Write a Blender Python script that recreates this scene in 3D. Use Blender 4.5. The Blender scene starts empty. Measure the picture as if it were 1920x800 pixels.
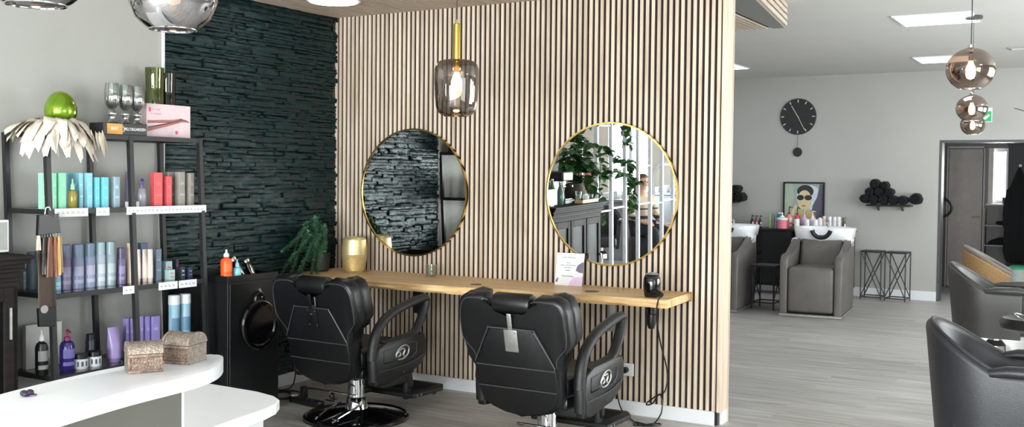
import bpy, bmesh, math, random
from mathutils import Vector, Matrix
random.seed(7)
PI = math.pi
sc = bpy.context.scene
COL = sc.collection

# ------------------------------------------------------------------ helpers
def srgb(c):
    def f(v):
        v /= 255.0
        return v/12.92 if v <= 0.04045 else ((v+0.055)/1.055)**2.4
    return (f(c[0]), f(c[1]), f(c[2]), 1.0)

def mat(name, col, rough=0.5, metal=0.0, noise=0.08, nscale=12.0, bump=0.0, bscale=80.0,
        stretch=(1, 1, 1), spec=0.5, coat=0.0, emit=None, emit_s=0.0, transm=0.0, sheen=0.0):
    m = bpy.data.materials.new(name); m.use_nodes = True
    nt = m.node_tree; N = nt.nodes; L = nt.links
    b = N['Principled BSDF']
    c = srgb(col)
    tc = N.new('ShaderNodeTexCoord'); mp = N.new('ShaderNodeMapping')
    mp.inputs['Scale'].default_value = stretch
    L.new(tc.outputs['Object'], mp.inputs['Vector'])
    nz = N.new('ShaderNodeTexNoise'); nz.inputs['Scale'].default_value = nscale
    nz.inputs['Detail'].default_value = 4
    L.new(mp.outputs['Vector'], nz.inputs['Vector'])
    rp = N.new('ShaderNodeValToRGB')
    rp.color_ramp.elements[0].position = 0.3; rp.color_ramp.elements[1].position = 0.7
    rp.color_ramp.elements[0].color = tuple(x*(1-noise) for x in c[:3])+(1,)
    rp.color_ramp.elements[1].color = tuple(min(1, x*(1+noise)) for x in c[:3])+(1,)
    L.new(nz.outputs['Fac'], rp.inputs['Fac'])
    L.new(rp.outputs['Color'], b.inputs['Base Color'])
    b.inputs['Roughness'].default_value = rough
    b.inputs['Metallic'].default_value = metal
    b.inputs['Specular IOR Level'].default_value = spec
    b.inputs['Coat Weight'].default_value = coat
    b.inputs['Coat Roughness'].default_value = 0.12
    if sheen: b.inputs['Sheen Weight'].default_value = sheen
    if transm: b.inputs['Transmission Weight'].default_value = transm
    if emit:
        b.inputs['Emission Color'].default_value = srgb(emit)
        b.inputs['Emission Strength'].default_value = emit_s
    if bump:
        n2 = N.new('ShaderNodeTexNoise'); n2.inputs['Scale'].default_value = bscale
        n2.inputs['Detail'].default_value = 5
        L.new(mp.outputs['Vector'], n2.inputs['Vector'])
        bp = N.new('ShaderNodeBump'); bp.inputs['Strength'].default_value = bump
        bp.inputs['Distance'].default_value = 0.004
        L.new(n2.outputs['Fac'], bp.inputs['Height']); L.new(bp.outputs['Normal'], b.inputs['Normal'])
    return m

def glassy(name, tint, refl=0.2, rough=0.02, edge=0.6, gcol=(255, 255, 255)):
    """thin blown glass: tinted see-through mixed with a mirror coat, stronger towards the rim"""
    m = bpy.data.materials.new(name); m.use_nodes = True
    nt = m.node_tree; N = nt.nodes; L = nt.links
    N.remove(N['Principled BSDF'])
    out = N['Material Output']
    t = N.new('ShaderNodeBsdfTransparent'); g = N.new('ShaderNodeBsdfGlossy'); mx = N.new('ShaderNodeMixShader')
    lw = N.new('ShaderNodeLayerWeight'); lw.inputs['Blend'].default_value = 0.25
    mr = N.new('ShaderNodeMapRange'); mr.inputs['To Min'].default_value = refl; mr.inputs['To Max'].default_value = edge
    nz = N.new('ShaderNodeTexNoise'); nz.inputs['Scale'].default_value = 3
    tc = N.new('ShaderNodeTexCoord'); L.new(tc.outputs['Object'], nz.inputs['Vector'])
    rp = N.new('ShaderNodeValToRGB'); c = srgb(tint)
    rp.color_ramp.elements[0].color = tuple(x*.93 for x in c[:3])+(1,); rp.color_ramp.elements[1].color = c
    L.new(nz.outputs['Fac'], rp.inputs['Fac']); L.new(rp.outputs['Color'], t.inputs['Color'])
    g.inputs['Color'].default_value = srgb(gcol); g.inputs['Roughness'].default_value = rough
    L.new(lw.outputs['Facing'], mr.inputs['Value']); L.new(mr.outputs['Result'], mx.inputs['Fac'])
    L.new(t.outputs[0], mx.inputs[1]); L.new(g.outputs[0], mx.inputs[2]); L.new(mx.outputs[0], out.inputs['Surface'])
    return m

def ngon_smooth(bm, ang=0.6):
    for f in bm.faces: f.smooth = True
    for e in bm.edges:
        if len(e.link_faces) == 2:
            try:
                if e.calc_face_angle() > ang: e.smooth = False
            except Exception: pass
        else: e.smooth = False

def obj(name, bm, m, parent=None, smooth=True, ang=0.6, label=None):
    bmesh.ops.recalc_face_normals(bm, faces=bm.faces[:])
    if smooth: ngon_smooth(bm, ang)
    me = bpy.data.meshes.new(name); bm.to_mesh(me); bm.free()
    ms = m if isinstance(m, (list, tuple)) else [m]
    for x in ms: me.materials.append(x)
    o = bpy.data.objects.new(name, me); COL.objects.link(o)
    if parent: o.parent = parent
    if label: o['label'] = label
    return o

def tag(o, label, cat, group=None, kind=None):
    o['label'] = label; o['category'] = cat
    if group: o['group'] = group
    if kind: o['kind'] = kind
    return o

def thing(name, label, cat, loc=(0, 0, 0), rz=0.0, group=None, scale=1.0):
    o = bpy.data.objects.new(name, None); COL.objects.link(o)
    o.location = loc; o.rotation_euler = (0, 0, rz); o.empty_display_size = 0.05
    o.scale = (scale,)*3
    return tag(o, label, cat, group)

def struct(name, bm, m, parent=None, smooth=False):
    o = obj(name, bm, m, parent, smooth)
    if not parent: o['kind'] = 'structure'
    return o

def dup(root, loc, rz=None, label=None, group=None, scale=None):
    r = root.copy(); COL.objects.link(r); r.location = loc
    if rz is not None: r.rotation_euler = (0, 0, rz)
    if scale: r.scale = (scale,)*3
    if label: r['label'] = label
    if group: r['group'] = group
    for ch in list(root.children):
        c = ch.copy(); COL.objects.link(c); c.parent = r
        for g in list(ch.children):
            d = g.copy(); COL.objects.link(d); d.parent = c
    return r

def B(): return bmesh.new()

def box(bm, lo, hi, bev=0.0, seg=2, mi=0, M=None):
    r = bmesh.ops.create_cube(bm, size=1.0)
    vs = r['verts']
    c = [(a+b)/2 for a, b in zip(lo, hi)]; s = [abs(b-a) for a, b in zip(lo, hi)]
    for v in vs: v.co = Vector((v.co.x*s[0]+c[0], v.co.y*s[1]+c[1], v.co.z*s[2]+c[2]))
    fs = list({f for v in vs for f in v.link_faces})
    for f in fs: f.material_index = mi
    if bev:
        es = list({e for v in vs for e in v.link_edges})
        r = bmesh.ops.bevel(bm, geom=es, offset=min(bev, min(s)*0.49), segments=seg, affect='EDGES', profile=0.5)
        vs = list({v for f in r['faces'] for v in f.verts})
        for f in r['faces']: f.material_index = mi
        # collect the whole island
        seen = set(vs); st = list(vs)
        while st:
            v = st.pop()
            for e in v.link_edges:
                w = e.other_vert(v)
                if w not in seen: seen.add(w); st.append(w)
        vs = list(seen)
    if M is not None:
        for v in vs: v.co = M @ v.co
    return vs

def lathe(bm, prof, c=(0, 0, 0), seg=32, mi=0, M=None, closed=False, ripple=0, amp=0.0):
    rings = []
    allv = []
    for (r, z) in prof:
        if r < 1e-6:
            v = bm.verts.new((c[0], c[1], c[2]+z)); rings.append([v]); allv.append(v)
        else:
            rg = []
            for i in range(seg):
                a = 2*PI*i/seg
                rr = r*(1+amp*math.cos(ripple*a)) if ripple else r
                v = bm.verts.new((c[0]+rr*math.cos(a), c[1]+rr*math.sin(a), c[2]+z)); rg.append(v)
            rings.append(rg); allv += rg
    pairs = list(zip(rings, rings[1:]))
    if closed: pairs.append((rings[-1], rings[0]))
    for a, b in pairs:
        for i in range(seg):
            j = (i+1) % seg
            try:
                if len(a) == 1 and len(b) == 1: continue
                if len(a) == 1: f = bm.faces.new((a[0], b[i], b[j]))
                elif len(b) == 1: f = bm.faces.new((a[i], a[j], b[0]))
                else: f = bm.faces.new((a[i], a[j], b[j], b[i]))
                f.material_index = mi
            except ValueError: pass
    if M is not None:
        for v in allv: v.co = M @ v.co
    return allv

def cyl(bm, r, z0, z1, c=(0, 0), seg=24, bev=0.0, r2=None, mi=0, M=None):
    r2 = r if r2 is None else r2
    if bev: prof = [(0, z0), (r-bev, z0), (r, z0+bev), (r2, z1-bev), (r2-bev, z1), (0, z1)]
    else: prof = [(0, z0), (r, z0), (r2, z1), (0, z1)]
    return lathe(bm, prof, (c[0], c[1], 0), seg, mi, M)

def catmull(pts, n=8):
    P = [Vector(p) for p in pts]; out = []
    for i in range(len(P)-1):
        p0 = P[max(0, i-1)]; p1 = P[i]; p2 = P[i+1]; p3 = P[min(len(P)-1, i+2)]
        for k in range(n):
            t = k/n
            out.append(0.5*((2*p1)+(-p0+p2)*t+(2*p0-5*p1+4*p2-p3)*t*t+(-p0+3*p1-3*p2+p3)*t**3))
    out.append(P[-1]); return out

def _fr(i, n, r):
    x = i*(len(r)-1)/max(1, n-1)
    return x-min(len(r)-2, int(x))

def tube(bm, pts, r, seg=8, smooth_n=0, mi=0, closed=False, flat=1.0, up=None):
    P = catmull(pts, smooth_n) if smooth_n else [Vector(p) for p in pts]
    n = len(P); rings = []
    prev = None
    for i in range(n):
        if closed: t = P[(i+1) % n]-P[i-1]
        else: t = P[min(n-1, i+1)]-P[max(0, i-1)]
        if t.length < 1e-9: t = Vector((0, 0, 1))
        t.normalize()
        if up is not None: a = Vector(up)
        elif prev is None: a = Vector((0, 0, 1)) if abs(t.z) < 0.9 else Vector((1, 0, 0))
        else: a = prev
        s = t.cross(a)
        if s.length < 1e-6: s = t.cross(Vector((1, 0.1, 0)))
        s.normalize(); u = s.cross(t).normalized(); prev = u
        rr = (r[min(len(r)-2, int(i*(len(r)-1)/max(1, n-1)))]*(1-_fr(i, n, r))+r[min(len(r)-1, int(i*(len(r)-1)/max(1, n-1))+1)]*_fr(i, n, r)) if isinstance(r, (list, tuple)) else r
        rings.append([bm.verts.new(P[i]+s*rr*math.cos(2*PI*k/seg)+u*rr*flat*math.sin(2*PI*k/seg)) for k in range(seg)])
    m = n if closed else n-1
    for i in range(m):
        a = rings[i]; b = rings[(i+1) % n]
        for k in range(seg):
            f = bm.faces.new((a[k], a[(k+1) % seg], b[(k+1) % seg], b[k])); f.material_index = mi
    if not closed:
        for rg in (rings[0], rings[-1]):
            try: f = bm.faces.new(rg); f.material_index = mi
            except ValueError: pass
    return [v for r_ in rings for v in r_]

def prism(bm, pts, t0, t1, axis='z', bev=0.0, seg=2, mi=0, M=None):
    """outline pts (a,b) extruded between t0 and t1 along axis"""
    def mk(a, b, t):
        return {'z': (a, b, t), 'y': (a, t, b), 'x': (t, a, b)}[axis]
    lo = [bm.verts.new(mk(a, b, t0)) for a, b in pts]
    hi = [bm.verts.new(mk(a, b, t1)) for a, b in pts]
    fs = [bm.faces.new(lo), bm.faces.new(hi)]
    n = len(pts)
    for i in range(n):
        j = (i+1) % n
        fs.append(bm.faces.new((lo[i], lo[j], hi[j], hi[i])))
    for f in fs: f.material_index = mi
    vs = lo+hi
    if bev:
        es = list({e for f in fs[:2] for e in f.edges})
        r = bmesh.ops.bevel(bm, geom=es, offset=bev, segments=seg, affect='EDGES', profile=0.5, clamp_overlap=True)
        for f in r['faces']: f.material_index = mi
        st = [v for f in r['faces'] for v in f.verts] or [v for v in vs if v.is_valid]; seen = set(st)
        while st:
            v = st.pop()
            for e in v.link_edges:
                w = e.other_vert(v)
                if w not in seen: seen.add(w); st.append(w)
        vs = list(seen)
    if M is not None:
        for v in vs: v.co = M @ v.co
    return vs

def rot(ax, a, c=(0, 0, 0)):
    return Matrix.Translation(c) @ Matrix.Rotation(a, 4, ax) @ Matrix.Translation([-x for x in c])

def text_obj(name, s, size, m, parent, loc, rotm, depth=0.0006, width=None, align='CENTER'):
    cu = bpy.data.curves.new(name, 'FONT'); cu.body = s; cu.size = size; cu.extrude = depth
    cu.align_x = align; cu.align_y = 'CENTER'; cu.resolution_u = 2
    t = bpy.data.objects.new(name+'_tmp', cu); COL.objects.link(t)
    bpy.context.view_layer.update()
    dg = bpy.context.evaluated_depsgraph_get()
    me = bpy.data.meshes.new_from_object(t.evaluated_get(dg))
    bpy.data.objects.remove(t); bpy.data.curves.remove(cu)
    if width and len(me.vertices):
        xs = [v.co.x for v in me.vertices]; k = width/max(1e-6, max(xs)-min(xs))
        for v in me.vertices: v.co.x *= k
    me.materials.clear(); me.materials.append(m); me.name = name
    for v in me.vertices: v.co = Vector(loc)+(rotm @ v.co)
    o = bpy.data.objects.new(name, me); COL.objects.link(o); o.parent = parent
    return o
RX = Matrix(((0, 0, 1), (1, 0, 0), (0, 1, 0)))     # text facing +x, reading along +y
RYN = Matrix(((1, 0, 0), (0, 0, -1), (0, 1, 0)))   # text facing -y, reading along +x

# ------------------------------------------------------------------ materials
M = {}
M['wall'] = mat('painted_wall', (170, 169, 165), 0.75, noise=0.02, nscale=3, bump=0.15, bscale=220)
M['ceiling'] = mat('ceiling_paint', (200, 198, 195), 0.8, noise=0.02, nscale=2)
M['white'] = mat('white_gloss_paint', (222, 223, 226), 0.35, noise=0.02)
M['desk_white'] = mat('white_laminate', (229, 229, 233), 0.28, noise=0.01)
M['blackmetal'] = mat('black_powder_metal', (30, 29, 31), 0.45, noise=0.1)
M['black'] = mat('black_plastic', (16, 16, 18), 0.35, noise=0.1)
M['blackgloss'] = mat('black_gloss', (10, 10, 12), 0.12, noise=0.05, coat=0.5)
M['leather'] = mat('black_leather', (13, 13, 15), 0.34, noise=0.15, nscale=25, bump=0.25, bscale=260, spec=0.5)
M['rubber'] = mat('black_rubber', (19, 19, 20), 0.5, bump=0.3, bscale=150)
M['chrome'] = mat('chrome', (225, 225, 228), 0.08, 1.0, noise=0.02)
M['steel'] = mat('brushed_steel', (168, 168, 164), 0.4, 0.75, noise=0.08, nscale=30)
M['gold'] = mat('brushed_gold', (205, 170, 95), 0.22, 1.0, noise=0.05)
M['goldvase'] = mat('gold_lacquer', (229, 209, 158), 0.42, 0.7, noise=0.06)
M['brass'] = mat('brass', (190, 160, 80), 0.25, 1.0, noise=0.05)
M['mirror'] = mat('mirror_silver', (238, 240, 240), 0.005, 1.0, noise=0.0)
M['felt'] = mat('black_felt', (36, 25, 20), 0.95, noise=0.1, nscale=60)
M['glass'] = glassy('clear_glass', (235, 240, 238), 0.08, 0.01, 0.6)
M['windowglass'] = glassy('window_glass', (246, 250, 250), 0.03, 0.0, 0.3)
M['smoke'] = glassy('smoked_glass', (172, 164, 160), 0.12, 0.02, 0.75, (235, 228, 224))
M['smokechrome'] = glassy('half_mirror_glass', (120, 116, 114), 0.62, 0.02, 0.9, (215, 213, 215))
M['smokebrown'] = glassy('brown_smoked_glass', (165, 145, 132), 0.28, 0.03, 0.8, (225, 214, 206))
M['greenglass'] = glassy('green_glass', (160, 172, 70), 0.10, 0.03, 0.5, (240, 250, 200))
M['darkgreenglass'] = glassy('bottle_green_glass', (70, 100, 62), 0.05, 0.03, 0.3)
M['bulb'] = mat('filament_glow', (255, 225, 180), 0.4, emit=(255, 214, 160), emit_s=45.0)
M['panel_light'] = mat('light_diffuser', (255, 255, 255), 0.5, emit=(240, 247, 255), emit_s=9.0)
M['round_light'] = mat('round_light_diffuser', (255, 255, 255), 0.5, emit=(246, 252, 255), emit_s=11.0)
M['worktop'] = mat('white_laminate_lit_copy', (246, 246, 248), .25, noise=.01)  # desk laminate made lighter to stand in for light on the worktop
M['silver_panel'] = mat('silver_laminate', (98, 97, 90), 0.34, 0.35, noise=0.05, nscale=2)
M['cabinet'] = mat('dark_stained_wood', (36, 32, 31), 0.65, spec=.12, noise=0.25, nscale=6, stretch=(1, 1, 8), bump=0.1)
M['grey_leather'] = mat('grey_leather', (56, 54, 53), 0.42, noise=0.12, nscale=9, bump=0.2, bscale=180)
M['dark_leather'] = mat('anthracite_leather', (31, 32, 36), 0.46, noise=0.12, nscale=9, bump=0.2, bscale=180)
M['taupe_leather'] = mat('taupe_leather', (98, 93, 89), 0.5, noise=0.12, nscale=6, bump=0.25, bscale=150)
M['towel'] = mat('black_terry', (16, 16, 19), 0.95, noise=0.3, nscale=120, bump=0.8, bscale=300)
M['paper'] = mat('white_paper', (232, 232, 238), 0.7, noise=0.01)
M['ink'] = mat('grey_print', (120, 120, 130), 0.7)
M['feather'] = mat('cream_feather', (222, 210, 196), 0.85, noise=0.08, nscale=40, bump=0.5, bscale=300, stretch=(1, 6, 1))
M['leaf'] = mat('green_leaf', (42, 84, 38), 0.4, noise=0.35, nscale=14)
M['needle'] = mat('fern_green', (58, 104, 76), 0.6, noise=0.35, nscale=30)
M['wicker'] = mat('dark_wicker', (72, 62, 54), 0.8, noise=0.4, nscale=60, bump=0.8, bscale=90, stretch=(1, 1, 5))
M['skin'] = mat('skin', (205, 160, 135), 0.5, noise=0.05)
M['hair'] = mat('brown_hair', (70, 46, 34), 0.6, noise=0.4, nscale=60, stretch=(6, 6, 1))
M['top'] = mat('beige_knit', (186, 166, 142), 0.9, noise=0.15, nscale=60)
M['trousers'] = mat('dark_trousers', (38, 40, 48), 0.85)
M['ceramic'] = mat('white_ceramic', (236, 238, 242), 0.14, noise=0.01, coat=0.4)

def wood_mat(name, c0, c1, c2, axis='x', plank=None, rough=0.45, gscale=3.0, knots=True):
    m = bpy.data.materials.new(name); m.use_nodes = True
    nt = m.node_tree; N = nt.nodes; L = nt.links; b = N['Principled BSDF']
    tc = N.new('ShaderNodeTexCoord'); mp = N.new('ShaderNodeMapping')
    st = {'x': (0.07, 1, 1), 'y': (1, 0.07, 1), 'z': (1, 1, 0.07)}[axis]
    mp.inputs['Scale'].default_value = tuple(s*gscale*6 for s in st)
    L.new(tc.outputs['Object'], mp.inputs['Vector'])
    nz = N.new('ShaderNodeTexNoise'); nz.inputs['Scale'].default_value = 1.6; nz.inputs['Detail'].default_value = 6
    nz.inputs['Distortion'].default_value = 0.8
    L.new(mp.outputs['Vector'], nz.inputs['Vector'])
    rp = N.new('ShaderNodeValToRGB'); e = rp.color_ramp.elements
    e[0].position = 0.28; e[0].color = srgb(c0); e[1].position = 0.72; e[1].color = srgb(c2)
    k = e.new(0.5); k.color = srgb(c1)
    L.new(nz.outputs['Fac'], rp.inputs['Fac'])
    last = rp.outputs['Color']
    if plank:
        sx = N.new('ShaderNodeSeparateXYZ'); L.new(tc.outputs['Object'], sx.inputs['Vector'])
        dv = N.new('ShaderNodeMath'); dv.operation = 'DIVIDE'; dv.inputs[1].default_value = plank
        L.new(sx.outputs['X'], dv.inputs[0])
        fl = N.new('ShaderNodeMath'); fl.operation = 'FLOOR'; L.new(dv.outputs[0], fl.inputs[0])
        wn = N.new('ShaderNodeTexWhiteNoise'); wn.noise_dimensions = '1D'; L.new(fl.outputs[0], wn.inputs['W'])
        mr = N.new('ShaderNodeMapRange'); mr.inputs['To Min'].default_value = 0.86; mr.inputs['To Max'].default_value = 1.08
        L.new(wn.outputs['Value'], mr.inputs['Value'])
        mx = N.new('ShaderNodeVectorMath'); mx.operation = 'SCALE'
        L.new(last, mx.inputs[0]); L.new(mr.outputs['Result'], mx.inputs['Scale']); last = mx.outputs['Vector']
    L.new(last, b.inputs['Base Color'])
    b.inputs['Roughness'].default_value = rough
    bp = N.new('ShaderNodeBump'); bp.inputs['Strength'].default_value = 0.12; bp.inputs['Distance'].default_value = 0.003
    L.new(nz.outputs['Fac'], bp.inputs['Height']); L.new(bp.outputs['Normal'], b.inputs['Normal'])
    return m
M['slat'] = wood_mat('pale_oak_slats', (186, 164, 144), (208, 190, 171), (222, 206, 190), 'z', plank=0.04, rough=0.5)
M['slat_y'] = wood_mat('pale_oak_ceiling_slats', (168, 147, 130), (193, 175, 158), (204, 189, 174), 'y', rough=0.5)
M['oak_edge'] = wood_mat('oak_edge_veneer', (196, 174, 152), (212, 192, 172), (220, 203, 185), 'z', rough=0.5)
M['tabletop'] = wood_mat('live_edge_oak', (200, 156, 104), (230, 192, 138), (240, 210, 162), 'x', rough=0.4, gscale=2.2)

def floor_mat():
    m = bpy.data.materials.new('grey_oak_laminate'); m.use_nodes = True
    nt = m.node_tree; N = nt.nodes; L = nt.links; b = N['Principled BSDF']
    tc = N.new('ShaderNodeTexCoord')
    br = N.new('ShaderNodeTexBrick'); br.offset = 0.37; br.inputs['Scale'].default_value = 1.0
    br.inputs['Brick Width'].default_value = 1.25; br.inputs['Row Height'].default_value = 0.19
    br.inputs['Mortar Size'].default_value = 0.0018; br.inputs['Bias'].default_value = 0.0
    br.inputs['Color1'].default_value = (0.0, 0.0, 0.0, 1); br.inputs['Color2'].default_value = (1, 1, 1, 1)
    br.inputs['Mortar'].default_value = (0.3, 0.3, 0.3, 1)
    L.new(tc.outputs['Object'], br.inputs['Vector'])
    mp = N.new('ShaderNodeMapping'); mp.inputs['Scale'].default_value = (1.1, 14, 1)
    L.new(tc.outputs['Object'], mp.inputs['Vector'])
    add = N.new('ShaderNodeVectorMath'); add.operation = 'ADD'
    L.new(mp.outputs['Vector'], add.inputs[0])
    sc_ = N.new('ShaderNodeVectorMath'); sc_.operation = 'SCALE'; sc_.inputs['Scale'].default_value = 7.0
    L.new(br.outputs['Color'], sc_.inputs[0]); L.new(sc_.outputs['Vector'], add.inputs[1])
    nz = N.new('ShaderNodeTexNoise'); nz.inputs['Scale'].default_value = 1.7; nz.inputs['Detail'].default_value = 7
    nz.inputs['Distortion'].default_value = 0.5
    L.new(add.outputs['Vector'], nz.inputs['Vector'])
    rp = N.new('ShaderNodeValToRGB'); e = rp.color_ramp.elements
    e[0].position = 0.3; e[0].color = srgb((146, 141, 137)); e[1].position = 0.7; e[1].color = srgb((192, 189, 186))
    L.new(nz.outputs['Fac'], rp.inputs['Fac'])
    mr = N.new('ShaderNodeMapRange'); mr.inputs['To Min'].default_value = 0.90; mr.inputs['To Max'].default_value = 1.06
    L.new(br.outputs['Color'], mr.inputs['Value'])
    mx = N.new('ShaderNodeVectorMath'); mx.operation = 'SCALE'
    L.new(rp.outputs['Color'], mx.inputs[0]); L.new(mr.outputs['Result'], mx.inputs['Scale'])
    L.new(mx.outputs['Vector'], b.inputs['Base Color'])
    b.inputs['Roughness'].default_value = 0.38
    bp = N.new('ShaderNodeBump'); bp.inputs['Strength'].default_value = 0.08; bp.inputs['Distance'].default_value = 0.002
    L.new(nz.outputs['Fac'], bp.inputs['Height']); L.new(bp.outputs['Normal'], b.inputs['Normal'])
    return m
M['floor'] = floor_mat()

def stone_mat():
    m = bpy.data.materials.new('dark_green_slate'); m.use_nodes = True
    nt = m.node_tree; N = nt.nodes; L = nt.links; b = N['Principled BSDF']
    tc = N.new('ShaderNodeTexCoord'); mp = N.new('ShaderNodeMapping'); mp.inputs['Scale'].default_value = (1, 1, 2.6)
    L.new(tc.outputs['Object'], mp.inputs['Vector'])
    nz = N.new('ShaderNodeTexNoise'); nz.inputs['Scale'].default_value = 9; nz.inputs['Detail'].default_value = 8
    L.new(mp.outputs['Vector'], nz.inputs['Vector'])
    rp = N.new('ShaderNodeValToRGB'); e = rp.color_ramp.elements
    e[0].position = 0.3; e[0].color = srgb((7, 21, 23)); e[1].position = 0.75; e[1].color = srgb((21, 44, 45))
    L.new(nz.outputs['Fac'], rp.inputs['Fac']); L.new(rp.outputs['Color'], b.inputs['Base Color'])
    b.inputs['Roughness'].default_value = 0.24; b.inputs['Specular IOR Level'].default_value = 0.42; b.inputs['Specular Tint'].default_value = (.72, .90, .92, 1)
    n2 = N.new('ShaderNodeTexNoise'); n2.inputs['Scale'].default_value = 15; n2.inputs['Detail'].default_value = 8
    n2.inputs['Roughness'].default_value = 0.65
    L.new(mp.outputs['Vector'], n2.inputs['Vector'])
    bp = N.new('ShaderNodeBump'); bp.inputs['Strength'].default_value = 0.55; bp.inputs['Distance'].default_value = 0.012
    L.new(n2.outputs['Fac'], bp.inputs['Height']); L.new(bp.outputs['Normal'], b.inputs['Normal'])
    return m
M['stone'] = stone_mat()

def col(name, c, rough=0.4, **k):
    key = 'c_'+name
    if key not in M: M[key] = mat(name, c, rough, **k)
    return M[key]

# mirror hang angles, daylight strengths, exposure
MLZ, MLX, MRZ, MRX = 0.033, 0.0, 0.015, 0.019
DAYR, DAYF = 0.82, 2.6
EXPO = 0.0

# ------------------------------------------------------------------ camera (about 1.54 m above the floor)
F_PX, CY = 1937.42, 390.97
yaw, pitch, roll = 0.5336756, -0.0319361, 0.0104825
Fw = Vector((-math.sin(yaw)*math.cos(pitch), math.cos(yaw)*math.cos(pitch), math.sin(pitch)))
r0 = Vector((math.cos(yaw), math.sin(yaw), 0)); u0 = r0.cross(Fw)
rr = math.cos(roll)*r0+math.sin(roll)*u0; uu = -math.sin(roll)*r0+math.cos(roll)*u0
cam = bpy.data.cameras.new('camera'); camo = bpy.data.objects.new('camera', cam); COL.objects.link(camo)
cam.sensor_width = 36.0; cam.lens = F_PX/1920*36; cam.shift_y = (CY-400)/1920
cam.clip_start = 0.05; cam.clip_end = 100
camo.matrix_world = Matrix(((rr.x, uu.x, -Fw.x, 5.21283), (rr.y, uu.y, -Fw.y, -6.13579), (rr.z, uu.z, -Fw.z, 1.54022), (0, 0, 0, 1)))
sc.camera = camo

# ------------------------------------------------------------------ room shell
HC, HS, YB = 2.92, 2.726, 7.9
XL, XR, YF, YN = -3.6, 7.6, -9.4, 11.0
b = B(); box(b, (XL-.2, YF-.2, -0.1), (XR+.2, YN+.2, 0)); struct('floor', b, M['floor'])
b = B(); box(b, (XL-.2, YF-.2, HC), (XR+.2, YN+.2, HC+.1)); struct('ceiling', b, M['ceiling'])

# left wall (plaster) up to the open end at y=-4.15, stone facing on its far part
b = B(); box(b, (-0.18, -4.15, 0), (0, YB, HC)); wl = struct('wall_left', b, M['wall'])
def stone_cladding():
    b = B(); rnd = random.Random(11)
    z = 0.09
    while z < HS-0.002:
        h = min(rnd.choice((0.018, 0.022, 0.027, 0.034)), HS-z)
        y = -1.645
        while y < -0.001:
            w = min(rnd.uniform(0.07, 0.34), -y)
            if -y-w < 0.04: w = -y
            d = 0.012+rnd.random()**1.5*0.018
            n = max(2, int(w/0.022)); rows = 3
            tilt = rnd.uniform(-.018, .018); slope = rnd.uniform(-.011, .008)
            g = []
            for i in range(n+1):
                r_ = []
                for k in range(rows+1):
                    edge = (i in (0, n))*1.0 + (k in (0, rows))*0.8
                    xx = d + slope*(k/rows-.5)+tilt*(i/n-.5) + rnd.gauss(0, .0018) - edge*0.004
                    zz = z+h*k/rows + (rnd.gauss(0, .0012) if 0 < k < rows else 0)
                    r_.append(b.verts.new((max(.004, xx), y+w*i/n, zz)))
                g.append(r_)
            for i in range(n):
                for k in range(rows):
                    b.faces.new((g[i][k], g[i+1][k], g[i+1][k+1], g[i][k+1]))
            # rim back to the wall
            rim = [g[i][0] for i in range(n+1)]+[g[n][k] for k in range(1, rows+1)]+[g[i][rows] for i in range(n-1, -1, -1)]+[g[0][k] for k in range(rows-1, 0, -1)]
            back = [b.verts.new((0.0, v.co.y, v.co.z)) for v in rim]
            for i in range(len(rim)):
                j = (i+1) % len(rim)
                b.faces.new((rim[i], back[i], back[j], rim[j]))
            y += w
        z += h
    return b
sb = stone_cladding()
st = obj('stone_cladding', sb, M['stone'], wl, True, 0.9, label='dark green split-stone facing')
b = B(); box(b, (0, -1.655, 0.0), (0.02, -1.646, HS)); obj('edge_trim', b, M['white'], wl, False, label='thin white edge strip beside the stone')
b = B(); box(b, (0, -4.15, 0), (0.014, -1.66, 0.09), 0.003); box(b, (0, -1.645, 0), (0.014, -0.015, 0.088), 0.003); struct('baseboard_left', b, M['white'])

# slatted partition
b = B(); box(b, (0, 0.010, 0), (3.075, 0.15, HC)); wb = struct('wall_back', b, M['felt'])
b = B()
for i in range(77):
    x = i*0.04
    box(b, (x+0.004, 0.0, 0.088), (x+0.0258, 0.0101, HS if x < 2.84 else HC))
obj('slat_panel', b, M['slat'], wb, False, label='vertical pale oak slats on black felt')
b = B(); box(b, (3.075, 0.0, 0.085), (3.095, 0.155, HC)); box(b, (2.95, 0.15, 0), (3.095, 0.17, HC)); obj('end_board', b, M['oak_edge'], wb, False, label='smooth oak end board')
b = B(); box(b, (3.064, .012, 0), (3.078, .15, .085)); obj('foot_gap', b, M['black'], wb, False)
b = B(); box(b, (3.079, .05, 0), (3.092, .15, .085)); obj('end_baseboard', b, M['white'], wb, False)
b = B(); box(b, (0.015, -0.004, 0), (3.062, 0.0095, 0.0875), 0.002); struct('baseboard_back', b, M['white'])

# slatted soffit over the styling places
def soffit():
    b = B()
    prism(b, [(0, -2.4), (3.2, -2.4), (3.11, .2), (3.075, .65), (2.885, 2.0), (0, 2.0)], HS+.012, HC, 'z')
    return b
cs = struct('ceiling_slatted', soffit(), M['felt'])
b = B()
for i in range(72):
    x = i*0.04
    if x > 2.76: break
    box(b, (x+.002, -2.4, HS), (x+.029, 2.0, HS+.012))
obj('slat_panel', b, M['slat_y'], cs, False)
b = B(); prism(b, [(2.8, -2.4), (3.2, -2.4), (3.11, .2), (3.075, .65), (2.885, 2.0), (2.79, 2.0)], HS, HS+.012, 'z'); obj('edge_band', b, M['steel'], cs, False, label='smooth grey edge band')
b = B()
for k in range(4):
    z0 = HS+.012+k*.047
    for (p, q) in (((3.11, .2), (3.075, .65)), ((3.075, .65), (2.885, 2.0)), ((3.2, -2.4), (3.11, .2))):
        prism(b, [p, (p[0]+.02, p[1]), (q[0]+.02, q[1]), q], z0, z0+.033, 'z')
obj('side_slats', b, M['slat_y'], cs, False)

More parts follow.
